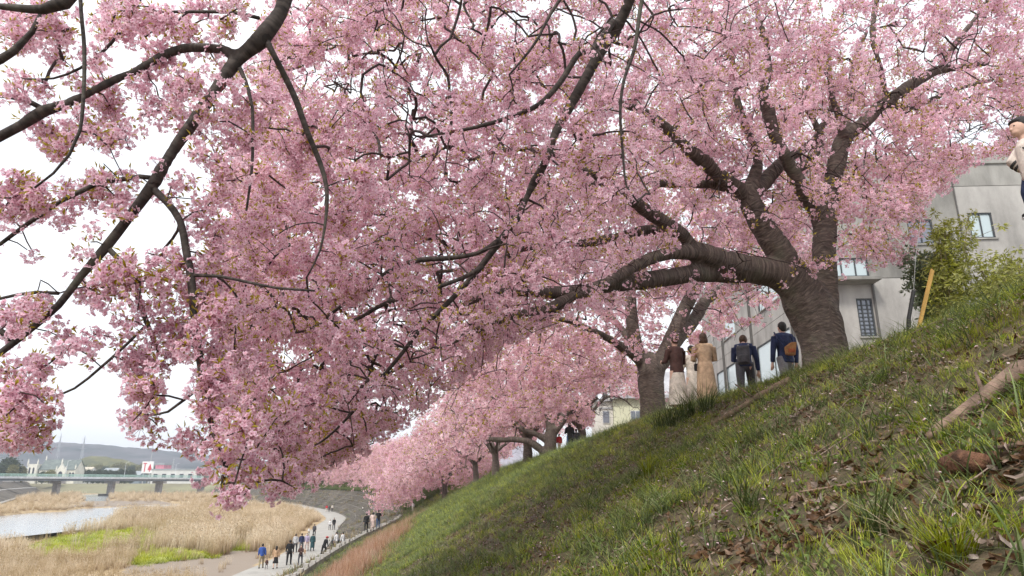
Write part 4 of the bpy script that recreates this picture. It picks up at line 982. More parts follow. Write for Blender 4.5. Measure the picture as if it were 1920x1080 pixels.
# denser masses right of the left limb
DENSE = [(455, 90), (520, 40), (640, -20), (720, 60), (700, 330), (690, 560), (640, 760), (590, 880), (545, 935), (470, 930), (400, 800), (380, 640), (380, 440), (420, 290), (450, 200)]
def sample_poly(poly, n, Y0, Y1):
    xs = [p[0] for p in poly]; ys_ = [p[1] for p in poly]; out = []
    while len(out) < n:
        x = rnd.uniform(min(xs), max(xs)); y = rnd.uniform(min(ys_), max(ys_))
        if inpoly([x], [y], poly)[0]: out.append((x, y, rnd.uniform(Y0, Y1)))
    return out
for (x, y, Y) in sample_poly(DENSE, 190, 3.8, 6.4):
    c = at(x, y, Y); rm = rnd.uniform(.06, .13); att0.append(tuple(c))
    for _ in range(int(rnd.uniform(5, 13))): ext.append(tuple(c + unit() * rm * rnd.random() ** .5))
for (x, y, Y) in sample_poly([(560, -80), (1300, -80), (1150, 330), (900, 480), (640, 420)], 110, 5.0, 7.2):
    c = at(x, y, Y); rm = rnd.uniform(.08, .16); att0.append(tuple(c))
    for _ in range(int(rnd.uniform(5, 12))): ext.append(tuple(c + unit() * rm * rnd.random() ** .5))
for (x, y, Y) in sample_poly([(640, -200), (1400, -250), (1500, 60), (1250, 350), (1010, 520), (820, 720), (640, 860), (560, 880), (640, 600), (660, 300)], 620, 4.3, 6.4): att0.append(tuple(at(x, y, Y)))
for (x, y, Y) in sample_poly([(-400, -700), (2300, -700), (2200, -60), (-300, -60)], 160, 2.6, 5.5): att0.append(tuple(at(x, y, Y)))  # rest of the crown overhead, out of view, put in for its shading
CLEAR0 = [(limbs0, .035, .3), (limbs1, .075, .75)]
make_tree('near cherry tree whose dark bare limbs hang over the river side at the upper left', (4.7, -1.6, 1.2), limbs0, att0, BL_NEAR, per_node=1.9, spread=.05, scale=(.8, 1.2), rmax_load=14,
          voxel=.02, thick=.03, holes=HOLES, polys=SKY_L, extra_pts=np.array(ext), seed=2, step=.07, wig=.008, radk=.9, knob=.006, leaf_share=.10, clump=.8, maxr=.013, clear=CLEAR0, bark=BARK_D)

REG1 = [(560, 900), (430, 800), (400, 560), (450, 250), (520, -60), (900, -200), (1960, -200), (1960, 260), (1900, 290), (1830, 300), (1790, 350), (1745, 400), (1725, 460), (1700, 500), (1590, 500), (1440, 545), (1200, 560), (1000, 620), (880, 720), (700, 850)]
att1 = []
OKP = [RIGHT_LOW]
for (x, y, u) in sample_poly(REG1, 3800, 0, 1):
    f_ = min(1, max(0, (x - 500) / 900)); Ya = 5.6 * (1 - f_) + 7.6 * f_; Yb = 9.5 * (1 - f_) + 12.5 * f_
    Y = Ya + (Yb - Ya) * u
    p = at(x, y, Y)
    if p.z > 7.6 or inpoly([x], [y], RIGHT_LOW)[0]: continue
    att1.append(tuple(p))
for (x, y, u) in sample_poly([(450, 260), (900, 200), (1150, 300), (1150, 560), (960, 640), (820, 760), (640, 860), (520, 860), (420, 640)], 600, 0, 1):
    att1.append(tuple(at(x, y, 6 + 3.6 * u)))
for (x, y, u) in sample_poly([(1250, 330), (1250, -80), (1990, -80), (1990, 270), (1850, 280), (1780, 340), (1700, 420)], 1500, 0, 1):
    p = at(x, y, 7.6 + 5.5 * u)
    if p.z < 7.9: att1.append(tuple(p))
for _ in range(420):       # the crown beyond the frame
    p = Vector((rnd.uniform(-2.5, 11), rnd.uniform(6, 15), rnd.uniform(3.6, 7.8)))
    if ((p.x - 4) / 7.5) ** 2 + ((p.y - 10) / 5) ** 2 + ((p.z - 3) / 5) ** 2 < 1:
        xx_, yy_ = proj([tuple(p)])
        if yy_[0] < -40 or xx_[0] > 1990: att1.append(tuple(p))
make_tree('large leaning cherry tree with thick banded trunk, the main one on the crest', (4.45, 9.6, 1.3), limbs1, att1, BL_MID, per_node=3.6, spread=.085, scale=(.8, 1.3), rmax_load=24,
          voxel=.022, thick=.045, holes=HOLES, polys=SKY_L + [RIGHT_LOW, UNDER1], seed=5, step=.10, wig=.012, leaf_share=.22, clear=[(limbs1, .075, .9), (limbs1, .04, .5), (limbs0, .03, .4)])

# second tree
Y2 = 18.2
t2 = pxl((1226, 815, Y2, 30), (1226, 790, Y2, 25), (1223, 750, Y2, 24), (1220, 715, Y2, 25), (1222, 690, Y2, 26), (1232, 670, Y2, 20))
t2a = pxl((1216, 700, Y2, 16), (1203, 675, Y2, 13), (1192, 645, Y2, 12), (1186, 610, Y2, 12), (1183, 575, Y2, 11), (1180, 530, Y2, 9), (1150, 480, Y2 + .3, 7), (1110, 430, Y2 + .5, 5))
t2b = pxl((1226, 690, Y2, 20), (1245, 668, Y2, 17), (1258, 640, Y2, 15), (1272, 605, Y2, 14), (1288, 570, Y2, 13), (1310, 530, Y2 - .2, 11), (1330, 480, Y2 - .4, 8), (1340, 420, Y2 - .5, 6))
t2c = pxl((1250, 660, Y2, 14), (1280, 625, Y2 + .2, 13), (1305, 595, Y2 + .4, 12), (1322, 565, Y2 + .5, 11), (1350, 545, Y2 + .6, 10), (1390, 525, Y2 + .7, 8), (1430, 480, Y2 + .8, 5))
t2d = pxl((1205, 680, Y2, 12), (1180, 660, Y2 - .5, 9), (1150, 640, Y2 - 1, 8), (1110, 620, Y2 - 1.5, 7), (1060, 600, Y2 - 2, 5), (980, 600, Y2 - 2.5, 4))
t2e = pxl((1190, 650, Y2, 9), (1172, 625, Y2 + .5, 7), (1140, 590, Y2 + 1, 6), (1090, 560, Y2 + 1.5, 4.5))
limbs2 = [catmull(p, r, .12) for p, r in (t2, t2a, t2b, t2c, t2d, t2e)]
att2 = []
REG2 = [(760, 880), (860, 700), (900, 480), (1000, 330), (1300, 320), (1500, 400), (1560, 540), (1440, 560), (1440, 600), (1370, 640), (1330, 660), (1280, 650), (1190, 720), (1140, 740), (1000, 780), (880, 860)]
for (x, y, u) in sample_poly(REG2, 1700, 0, 1): att2.append(tuple(at(x, y, 13.5 + 10 * u)))
UNDER2 = [(700, 960), (840, 860), (960, 790), (1060, 765), (1140, 735), (1175, 750), (1195, 700), (1245, 720), (1258, 705), (1345, 705), (1350, 640), (1400, 610), (1445, 600), (1500, 560), (1960, 560), (1960, 1200), (700, 1200)]
WIN2 = [(1280, 645, 16, 20), (1331, 642, 17, 20), (1276, 700, 20, 32), (1330, 690, 20, 40), (1460, 520, 60, 30), (1420, 585, 26, 14), (1380, 610, 20, 12), (1260, 600, 10, 14), (1180, 735, 24, 26)]
make_tree('second cherry tree along the crest, upright forked trunk left of the women in coats', (3.7, Y2, 1.2), limbs2, att2, BL_FAR, per_node=3.3, spread=.12, scale=(.9, 1.6), rmax_load=20,
          voxel=.035, thick=.07, polys=[UNDER2, RIGHT_LOW], holes=WIN2, petal=PETAL_R, seed=9, step=.18, leaf_share=.2, clear=[(limbs2, .12, .9)])

# further trees of the row
def generic_limbs(base, h, spreadx, seed, r0=.3, nl=6):
    q = random.Random(seed); b = Vector(base); L_ = []
    lean = Vector((q.uniform(-.3, .1), q.uniform(-.15, .15), 0))
    P = [b + Vector((0, 0, -.3)), b + Vector((0, 0, .25)), b + lean * .5 + Vector((0, 0, 1.0)), b + lean + Vector((0, 0, h))]
    L_.append((P, [r0 * 1.35, r0 * 1.02, r0 * .9, r0 * .85]))
    for i in range(nl):
        a = 2 * math.pi * i / nl + q.uniform(-.4, .4); s = Vector((math.cos(a) * spreadx, math.sin(a) * spreadx * .85, 0)) * q.uniform(.75, 1.1)
        top = q.uniform(1.2, 2.6)
        st = P[3] + Vector((0, 0, q.uniform(-.35, 0)))
        drop = 1.4 if math.cos(a) < -.2 else .2
        L_.append(([st, st + s * .22 + Vector((0, 0, top * .45)), st + s * .5 + Vector((0, 0, top * .9)), st + s * .8 + Vector((0, 0, top * .9 - drop * .4)), st + s * 1.0 + Vector((0, 0, top * .7 - drop))],
                   [r0 * .55, r0 * .42, r0 * .3, r0 * .18, r0 * .08]))
    return [catmull(p, r, .25) for p, r in L_]
def dome(base, n, rx, ry, up, dn, q, left_drop=2.2):
    out = []
    while len(out) < n:
        u = Vector((q.uniform(-1, 1), q.uniform(-1, 1), q.uniform(-1, 1)))
        if not .35 < u.length < 1: continue
        z = 3.6 + (u.z * up if u.z > 0 else u.z * dn)
        if u.x < 0: z -= left_drop * u.x * u.x
        if z < 1.4 and u.x > -.35: continue
        out.append((base[0] + u.x * rx - .6, base[1] + u.y * ry, base[2] + z))
    return out
def row_tree(lab, base, seed, n_att=170, per=3.0, sc=(1.6, 2.6), limbs=None, polys=(), rx=5.5, ry=4.5, group=None, step=.3, holes=(), ld=2.4, spread=.2, up=4.3, dn=1.8):
    q = random.Random(seed); n_att = int(n_att * 1.8); per *= 1.05
    lb_ = limbs if limbs else generic_limbs(base, 1.7, 4.2, seed)
    return make_tree(lab, base, lb_, dome(base, n_att, rx, ry, up, dn, q, ld), BL_FAR, per_node=per, spread=spread, scale=sc, rmax_load=14, voxel=.06, thick=.1, polys=polys, holes=holes, seed=seed, step=step, group=group, twig_sides=3, knob=.02, leaf_share=.2, radk=1.7, petal=PETAL_R)
LOWROW = [(690, 960), (740, 945), (800, 915), (868, 888), (905, 872), (960, 850), (1020, 815), (1110, 800), (1112, 740), (1205, 745), (1205, 830), (1110, 860), (880, 905), (800, 945), (760, 962), (700, 1010)]
PEEP = [(1070, 820, 30, 34), (960, 845, 30, 22), (1160, 785, 50, 30)]
Y3 = 38
l3t = [pxl((1028, 882, Y3, 14), (1030, 862, Y3, 13), (1032, 835, Y3, 12), (1034, 805, Y3, 11)),
       pxl((1034, 812, Y3, 10), (1050, 795, Y3, 8), (1062, 772, Y3, 8), (1078, 760, Y3, 7), (1100, 735, Y3, 5), (1130, 705, Y3, 4)),
       pxl((1033, 808, Y3, 9), (1028, 780, Y3, 7), (1030, 755, Y3, 6), (1035, 720, Y3, 5)),
       pxl((1028, 855, Y3, 8), (1010, 840, Y3, 7.5), (992, 828, Y3, 6.5), (965, 824, Y3, 6), (935, 825, Y3, 5), (895, 820, Y3, 4)),
       pxl((1030, 830, Y3, 7), (1008, 815, Y3, 6), (985, 808, Y3, 5), (960, 790, Y3, 4)),
       pxl((1036, 810, Y3, 7), (1048, 780, Y3 + 1, 6), (1090, 765, Y3 + 2, 5), (1120, 745, Y3 + 2, 4))]
row_tree('third cherry tree, low forked trunk with a limb reaching left over the slope', tuple(at(1028, 868, Y3)), 31, 420, 2.6, (1.3, 2.1), [catmull(p, r, .2) for p, r in l3t], [LOWROW], 6.5, 5.5, holes=PEEP, step=.25)
row_tree('cherry trunk standing straight right beside the black coated walker', tuple(at(1094, 850, 44)), 33, 300, 2.6, (1.4, 2.3), None, [LOWROW], 6, 5, holes=PEEP)
row_tree('cherry tree with plain straight trunk just left of the low forked one', tuple(at(990, 873, 42)), 37, 260, 2.4, (1.4, 2.3), None, [LOWROW], 6, 5, holes=PEEP)
row_tree('dark leafy trunked cherry tree left of the lilac shed', tuple(at(930, 890, 54)), 35, 340, 2.6, (1.5, 2.5), None, [LOWROW], 7.5, 6, ld=4.5)
row_tree('cherry tree at the far left end of the crest trunks', tuple(at(893, 903, 68)), 36, 340, 2.6, (1.8, 2.8), None, [LOWROW], 8, 6.5, ld=5)
# far rows round the bend: four grown trees, the rest are copies with their parts
protos_far = []
def on_curve(t, w=.22): p = slope_pt(np.array(t), np.array(w)); return Vector((float(p[0]), float(p[1]), float(p[2])))
tt = [6.55, 6.9, 7.25, 7.6, 7.95, 8.3, 8.65, 9.0, 9.25, 9.5, 9.75, 10.0, 10.25, 10.5, 10.75, 11, 11.25, 11.5, 11.75, 12, 12.25, 12.5, 12.75, 13, 13.25, 13.5]
for i, t in enumerate(tt):
    b = on_curve(t)
    lab = 'one of the far cherry trees in full pink bloom round the river bend'
    if i < 4: b = on_curve(t, .48)
    if i < 4:
        rt_ = row_tree(lab, tuple(b), 50 + i, 260, 2.8, (2.6, 4.2), None, (), 7.5, 7, group='far cherry trees round the river bend', step=.4, ld=4.2, spread=.4, up=4.2, dn=3.4)
        protos_far.append(rt_)
    else:
        s0 = protos_far[i % 4]; c = s0.copy(); C.objects.link(c); c.location = b; c.rotation_euler = (0, 0, rnd.uniform(-.3, .3) + (R(60) if 9 < t < 11.5 else R(25))); s = rnd.uniform(.9, 1.12); c.scale = (s, s, s * rnd.uniform(.9, 1.05))
        for ch in list(s0.children):
            d = ch.copy(); C.objects.link(d); d.parent = c

# ---------------------------------------------------------------- ground cover
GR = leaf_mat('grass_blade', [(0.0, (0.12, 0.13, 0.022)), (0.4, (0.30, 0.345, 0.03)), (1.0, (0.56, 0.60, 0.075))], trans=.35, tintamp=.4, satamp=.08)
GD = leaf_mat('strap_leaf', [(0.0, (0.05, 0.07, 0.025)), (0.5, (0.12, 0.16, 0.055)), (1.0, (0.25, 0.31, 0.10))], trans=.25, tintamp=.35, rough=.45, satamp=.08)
GS = leaf_mat('dry_blade', [(0.0, (0.16, 0.12, 0.06)), (1.0, (0.44, 0.36, 0.20))], trans=.25, tintamp=.3)
RED = leaf_mat('russet_stem', [(0.0, (0.14, 0.075, 0.045)), (.6, (0.42, 0.23, 0.15)), (1.0, (0.60, 0.39, 0.27))], trans=.3, tintamp=.3)
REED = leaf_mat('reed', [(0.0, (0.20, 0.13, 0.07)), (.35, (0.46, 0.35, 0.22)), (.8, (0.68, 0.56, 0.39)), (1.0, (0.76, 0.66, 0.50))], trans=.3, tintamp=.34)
LIT = leaf_mat('dead_leaf', [(0.0, (0.07, 0.045, 0.032)), (.5, (0.17, 0.11, 0.075)), (1.0, (0.31, 0.22, 0.165))], trans=.12, tintamp=.45)
SPK = leaf_mat('fallen_petal', [(0, (.62, .40, .45)), (1, (.80, .66, .66))], trans=.3)
HERB = leaf_mat('herb_leaf', [(0.0, (0.06, 0.10, 0.02)), (1.0, (0.22, 0.30, 0.05))], trans=.35, tintamp=.35)
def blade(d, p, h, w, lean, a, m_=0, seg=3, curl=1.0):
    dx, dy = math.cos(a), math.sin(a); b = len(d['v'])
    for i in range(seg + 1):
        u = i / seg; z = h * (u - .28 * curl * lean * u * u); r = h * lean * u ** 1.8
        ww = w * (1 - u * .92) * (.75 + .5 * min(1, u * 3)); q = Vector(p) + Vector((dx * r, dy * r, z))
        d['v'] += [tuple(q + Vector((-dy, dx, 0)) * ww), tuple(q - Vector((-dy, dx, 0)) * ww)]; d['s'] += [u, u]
    for i in range(seg): k = b + 2 * i; d['f'].append((k, k + 1, k + 3, k + 2)); d['m'].append(m_)
def tuft(n, h, w, spread, lean, m_=0, seg=3, hv=.4, mix=0.0, m2=2):
    d = dict(v=[], f=[], m=[], s=[])
    for i in range(n):
        r = spread * math.sqrt(rnd.random()); a = rnd.uniform(0, 6.28)
        blade(d, (r * math.cos(a), r * math.sin(a), -.01), h * rnd.uniform(1 - hv, 1 + hv * .5), w * rnd.uniform(.7, 1.2), rnd.uniform(lean * .4, lean * 1.3), a + rnd.gauss(0, .7), m2 if rnd.random() < mix else m_, seg)
    return d
def cup_leaf(L_, W_, cx, cy, m_=0, nx=2, ny=3):
    d = dict(v=[], f=[], m=[], s=[])
    tw = rnd.uniform(-.5, .5); bend = rnd.uniform(-1.3, 1.3)
    for j in range(ny + 1):
        v = j / ny; ww = W_ * math.sin(math.pi * min(.97, max(.06, v * .93 + .03))) ** .7
        for i in range(nx + 1):
            u = (i / nx - .5) * 2; x = u * ww; y = (v - .5) * L_
            z = cx * u * u * W_ + cy * (v - .5) ** 2 * L_ * bend + tw * u * (v - .5) * W_ + rnd.uniform(-.06, .06) * W_
            d['v'].append((x, y, z + .012)); d['s'].append(min(1, max(0, .5 + .4 * u * (1 if rnd.random() < .5 else -1) + rnd.uniform(-.25, .25))))
    for j in range(ny):
        for i in range(nx): a = j * (nx + 1) + i; d['f'].append((a, a + 1, a + nx + 2, a + nx + 1)); d['m'].append(m_)
    return d
def herb(n=7):
    d = dict(v=[], f=[], m=[], s=[])
    for i in range(n):
        a = rnd.uniform(0, 6.28); r = rnd.uniform(.01, .05); leaf(d, Vector((r * math.cos(a), r * math.sin(a), .01 + rnd.uniform(0, .04))), Vector((math.cos(a), math.sin(a), rnd.uniform(.1, .8))), rnd.uniform(.02, .04), .010, 3)
    return d
TUFTS = [tuft(16, .085, .0020, .05, .6, 0), tuft(12, .11, .0022, .045, .8, 0, mix=.12), tuft(14, .07, .0022, .06, .5, 0, mix=.1), tuft(9, .17, .0032, .03, 1.3, 1, 4), tuft(10, .12, .002, .06, 1.2, 2), tuft(18, .095, .0021, .06, .6, 0), herb(9), tuft(8, .22, .0036, .025, 1.5, 1, 5)]
TM = [GR, GD, GS, HERB]
def slope_samples(y0, y1, dens, wmax=.97, wmin=-.06):
    nY = int((y1 - y0) * 30 * dens); Y = rng.uniform(y0, y1, nY); X = rng.uniform(-15, 15, nY)
    k = (np.abs(X) < 1.35 * Y + 1.6)
    X, Y = X[k], Y[k]
    Z, t, w = slope_z(X, Y); k = (w < wmax) & (w > wmin)
    return X[k], Y[k], Z[k], w[k]
def patch(X, Y): return fbm(X * 4.2, Y * 3.4, 21) * .75 + fbm(X * 1.3, Y * 1.1, 22) * .35 - .10 - .16 * ((X > .4) & (Y < 5))
XS = [slope_samples(*a) for a in ((.4, 3.2, 620), (3.2, 6, 480), (6, 11, 330), (11, 20, 170), (20, 38, 70), (38, 70, 20), (70, 125, 7))]
SC = [.8, .8, .85, 1.0, 1.4, 2.2, 3.6]
P = []; sc = []; ti = []; ix = []
for (X, Y, Z, w), s in zip(XS, SC):
    pt = patch(X, Y); pr = np.clip(.58 + 1.5 * pt + .25 * (Y > 14) + .3 * (np.abs(w - .02) < .06), .10, 1)
    k = rng.random(len(X)) < pr; X, Y, Z, w, pt = X[k], Y[k], Z[k], w[k], pt[k]; n = len(X)
    P.append(np.stack([X, Y, Z], 1)); sc.append(s * rng.uniform(.6, 1.35, n) * (1 + .45 * np.clip(fbm(X * 3.3, Y * 3.3, 23), -1, 1)))
    ti.append(np.clip(.5 + .5 * fbm(X * 1.3, Y * 1.3, 24) + rng.normal(0, .2, n) + .18 * (Y > 12), 0, 1))  # farther grass tinted lighter to offset the canopy's shade
    strap = fbm(X * .8, Y * .8, 25) + rng.normal(0, .2, n); dry = fbm(X * 1.1, Y * 1.1, 26) + rng.normal(0, .3, n)
    i_ = rng.choice([0, 1, 2, 5, 6], n, p=[.28, .22, .14, .24, .12])
    i_ = np.where((strap > .5) & (Y < 25), rng.choice([3, 7], n), i_); i_ = np.where((dry > .5) | ((w > .7) & (dry > .1)), 4, i_)
    ix.append(i_)
nf = 16000; tf_ = rng.uniform(7.4, 13.5, nf); wf_ = rng.uniform(-.05, .97, nf); pf_ = slope_pt(tf_, wf_)
P.append(pf_); sc.append(rng.uniform(3.5, 6.5, nf)); ti.append(rng.random(nf)); ix.append(np.where(wf_ + fbm(pf_[:, 0] / 5, pf_[:, 1] / 5, 51) * .5 > .25, 4, 1))
P = np.vstack(P); n = len(P)
rot = np.stack([rng.uniform(-.2, .2, n), rng.uniform(-.35, .05, n), rng.uniform(0, 6.28, n)], 1)
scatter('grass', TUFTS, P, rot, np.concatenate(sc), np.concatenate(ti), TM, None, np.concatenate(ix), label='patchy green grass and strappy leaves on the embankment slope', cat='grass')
print('grass', n)
# dead leaves: the nearest are pieces of their own
LP = [cup_leaf(rnd.uniform(.028, .055), rnd.uniform(.010, .020), rnd.uniform(-.9, .9), rnd.uniform(.5, 1.6)) for _ in range(9)]
lm = []
for i, d in enumerate(LP):
    me = bpy.data.meshes.new('fallen_leaf'); me.from_pydata(d['v'], [], d['f']); me.materials.append(LIT)
    a = me.attributes.new('shade', 'FLOAT', 'POINT'); a.data.foreach_set('value', np.array(d['s'], np.float32)); lm.append(me)
X, Y, Z, w = slope_samples(1.1, 3.4, 240)
pt = patch(X, Y); k = (rng.random(len(X)) < np.clip(.35 - 1.0 * pt, .03, 1))
X, Y, Z = X[k], Y[k], Z[k]; xp, yp = proj(np.stack([X, Y, Z], 1)); k = (xp > 0) & (xp < 1930) & (yp < 1085); X, Y, Z = X[k], Y[k], Z[k]
o_ = np.argsort(Y)[:290]
for i in o_:
    o = link('fallen_leaf', lm[rnd.randrange(9)], slope, (X[i], Y[i], Z[i] + rnd.uniform(0, .015))); o.rotation_euler = (rnd.uniform(-.5, .5), rnd.uniform(-.9, .3), rnd.uniform(0, 6.28)); s = rnd.uniform(.8, 1.5); o.scale = (s, s, s)
P = []; sc = []
for y0, y1, dn, s in ((.4, 3.4, 520, 1.0), (3.4, 8, 420, .9), (8, 16, 200, 1.0), (16, 34, 60, 1.25)):
    X, Y, Z, w = slope_samples(y0, y1, dn); pt = patch(X, Y); k = rng.random(len(X)) < np.clip(.46 - 1.1 * pt, .08, 1)
    P.append(np.stack([X[k], Y[k], Z[k] + rng.uniform(0, .02, k.sum())], 1)); sc.append(s * rng.uniform(.5, 1.25, k.sum()))
P = np.vstack(P); n = len(P)
rot = np.stack([rng.uniform(-.6, .6, n), rng.uniform(-.9, .2, n), rng.uniform(0, 6.28, n)], 1)
scatter('leaf_litter', LP, P, rot, np.concatenate(sc), rng.random(n), [LIT], label='brown dead leaf litter between the grass on the slope', cat='leaf litter')
print('litter', n)
dp = dict(v=[(0, 0, .01), (.006, .008, .012), (0, .016, .011), (-.006, .008, .013)], f=[(0, 1, 2, 3)], m=[0], s=[0, .5, 1, .5])
X, Y, Z, w = slope_samples(1, 14, 34); n = len(X)
scatter('fallen_petals', [dp], np.stack([X, Y, Z + rng.uniform(.0, .07, n)], 1), rand_rot(n), rng.uniform(.7, 1.5, n), rng.random(n), [SPK], label='pale pink petals scattered over the grass slope', cat='petals')
# thin twigs and straws lying about
m = MB()
X, Y, Z, w = slope_samples(1.2, 12, 4.0)
for x, y, z in zip(X, Y, Z):
    a = rnd.uniform(0, 6.28); l = rnd.uniform(.08, .4); q = [(x + math.cos(a) * l * u + rnd.uniform(-.01, .01), y + math.sin(a) * l * u, 0) for u in (0, .4, .75, 1)]
    zs = slope_z(np.array([v[0] for v in q]), np.array([v[1] for v in q]))[0]
    m.tube([(v[0], v[1], float(zz_) + rnd.uniform(.01, .05)) for v, zz_ in zip(q, zs)], [.004, .0035, .003, .002], 4)
m.build('fallen_twigs', mat('grey_twig', (.27, .20, .16), .9, .3, 8, .1), kind='stuff', label='thin dry twigs lying in the grass of the slope', cat='twigs')
# russet dry grass above the kerb
RT = [tuft(16, .5, .006, .12, .35, 0, 3), tuft(12, .62, .006, .10, .3, 0, 3), tuft(14, .4, .006, .14, .5, 0, 3)]
P = []; sc = []
for y0, y1, dn, s in ((8, 22, 46, .8), (22, 45, 26, .95), (45, 75, 6, 1.2)):
    X, Y, Z, w = slope_samples(y0, y1, dn, .90, .52); k = rng.random(len(X)) < np.clip((w - .58) * 4.5 + .5 * fbm(X * .5, Y * .35, 31), 0, 1)
    P.append(np.stack([X[k], Y[k], Z[k]], 1)); sc.append(s * rng.uniform(.7, 1.2, k.sum()))
P = np.vstack(P); n = len(P)
scatter('russet_dry_grass', RT, P, np.stack([rng.uniform(-.1, .1, n), rng.uniform(-.15, .1, n), rng.uniform(0, 6.28, n)], 1), np.concatenate(sc), rng.random(n), [RED], label='russet dry grass along the foot of the green slope beside the kerb', cat='dry grass')

# reeds on the flood plain
def reed(n, h, spread, w):
    d = dict(v=[], f=[], m=[], s=[])
    for i in range(n):
        r = spread * math.sqrt(rnd.random()); a = rnd.uniform(0, 6.28)
        blade(d, (r * math.cos(a), r * math.sin(a), -.05), h * rnd.uniform(.65, 1.1), w * rnd.uniform(.7, 1.3), rnd.uniform(.05, .3), rnd.uniform(0, 6.28), 0, 2, .5)
        if rnd.random() < .45:
            top = d['v'][-1]; leaf(d, Vector(top), Vector((rnd.uniform(-.6, .6), rnd.uniform(-.6, .6), .6)), h * .14, w * 1.6, 0)
    return d
RE = [reed(26, 1.5, .45, .018), reed(22, 1.75, .4, .018), reed(30, 1.15, .5, .016), reed(24, 1.4, .6, .02)]
def plain_pts(y0, y1, dens, s):
    n = int(.5 * (y1 ** 2 - y0 ** 2) * .72 * dens); Y = np.sqrt(rng.uniform(y0 ** 2, y1 ** 2, n)); X = Y * rng.uniform(-.86, -.14, n)
    Z, wm = plain_z(X, Y); x, y = proj(np.stack([X, Y, Z], 1)); wb = fbm(X / 3, Y / 3, 9); x2 = x + 14 * wb; y2 = y + 3 * wb
    gm = np.zeros(n, bool); dm = np.zeros(n, bool)
    for p in GREEN: gm |= inpoly(x2, y2, p)
    for p in DIRT: dm |= inpoly(x2, y2, p)
    t = np.interp(Y, KF[:13, 1], range(13)); f_ = spline(KF, t); 
    dpath = f_[:, 0] - X; ok = ~wm & (dpath > 4.3)
    lbx = np.interp(Y, LB[:, 1], LB[:, 0]); ok &= X > lbx + 1
    return X[ok], Y[ok], Z[ok], gm[ok], dm[ok], s, dpath[ok]
P = []; sc = []; ti = []; gp = []; gs_ = []
for a in ((40, 75, 5.5, 1.0), (75, 120, 2.6, 1.15), (120, 200, .75, 1.6), (200, 400, .18, 2.4)):
    X, Y, Z, gm, dm, s, dpa = plain_pts(*a)
    big = fbm(X / 9, Y / 9, 41) + .4 * fbm(X / 3, Y / 3, 42)
    k = (~gm | (rng.random(len(X)) < .07)) & (rng.random(len(X)) < np.where(dm, .05, np.clip(.75 + .6 * big, .12, 1)))
    # tall stand beside the path bend, shorter near the picture's foot
    hh = np.clip(.62 + .38 * big + .35 * ((Y > 62) & (Y < 130)) * np.clip(dpa / 8, 0, 1), .3, 1.25)
    lim = np.where(Y > 120, .7, 1.0)
    P.append(np.stack([X, Y, Z], 1)[k]); sc.append((s * hh * lim * rng.uniform(.8, 1.15, len(X)))[k]); ti.append(np.clip(.5 + .45 * fbm(X / 5, Y / 5, 43) + rng.normal(0, .18, len(X)), 0, 1)[k])
    g_ = gm & (rng.random(len(X)) < np.clip(.7 + .6 * big, .2, .95)); gp.append(np.stack([X, Y, Z], 1)[g_]); gs_.append(np.full(g_.sum(), s))
P = np.vstack(P); n = len(P)
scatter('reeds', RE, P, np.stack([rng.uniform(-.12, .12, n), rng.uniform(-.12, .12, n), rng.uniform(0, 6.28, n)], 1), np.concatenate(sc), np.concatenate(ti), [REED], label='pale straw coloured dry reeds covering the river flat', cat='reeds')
print('reeds', n)
P = np.vstack(gp); n = len(P); GRB = leaf_mat('fresh_weed', [(0, (.18, .20, .03)), (.6, (.40, .45, .06)), (1, (.62, .60, .12))], trans=.35, tintamp=.3)
P = np.repeat(P, 3, 0) + rng.normal(0, .6, (3 * n, 3)) * np.array([1, 1, 0]); n = len(P)
scatter('river_weeds', [tuft(20, .42, .02, .3, .5, 0, 2), tuft(16, .3, .022, .35, .8, 0, 2)], P, np.stack([np.zeros(n), np.zeros(n), rng.uniform(0, 6.28, n)], 1), np.repeat(np.concatenate(gs_), 3) * rng.uniform(.7, 1.3, n), rng.random(n), [GRB], label='bright yellow green weeds in patches among the reeds', cat='weeds')

tv = rng.uniform(3, 13.5, 2600); wv = rng.uniform(0, 1, 2600) ** 1.3; a_ = spline(KK, tv); b_ = spline(KF, tv); Pv = a_ + (b_ - a_) * wv[:, None]; Pv[:, 2] -= .1 * (1 - wv)
kp = fbm(Pv[:, 0] / 4, Pv[:, 1] / 4, 61) > rng.uniform(-.3, .9, 2600); Pv = Pv[kp]; n = len(Pv)
scatter('revetment_weeds', [tuft(14, .35, .02, .3, .6, 0, 2), tuft(10, .28, .02, .35, .9, 1, 2)], Pv, np.stack([np.zeros(n), np.zeros(n), rng.uniform(0, 6.28, n)], 1), rng.uniform(.6, 1.8, n), rng.random(n), [GS, GD], label='dry weeds growing in the joints of the concrete revetment', cat='weeds')

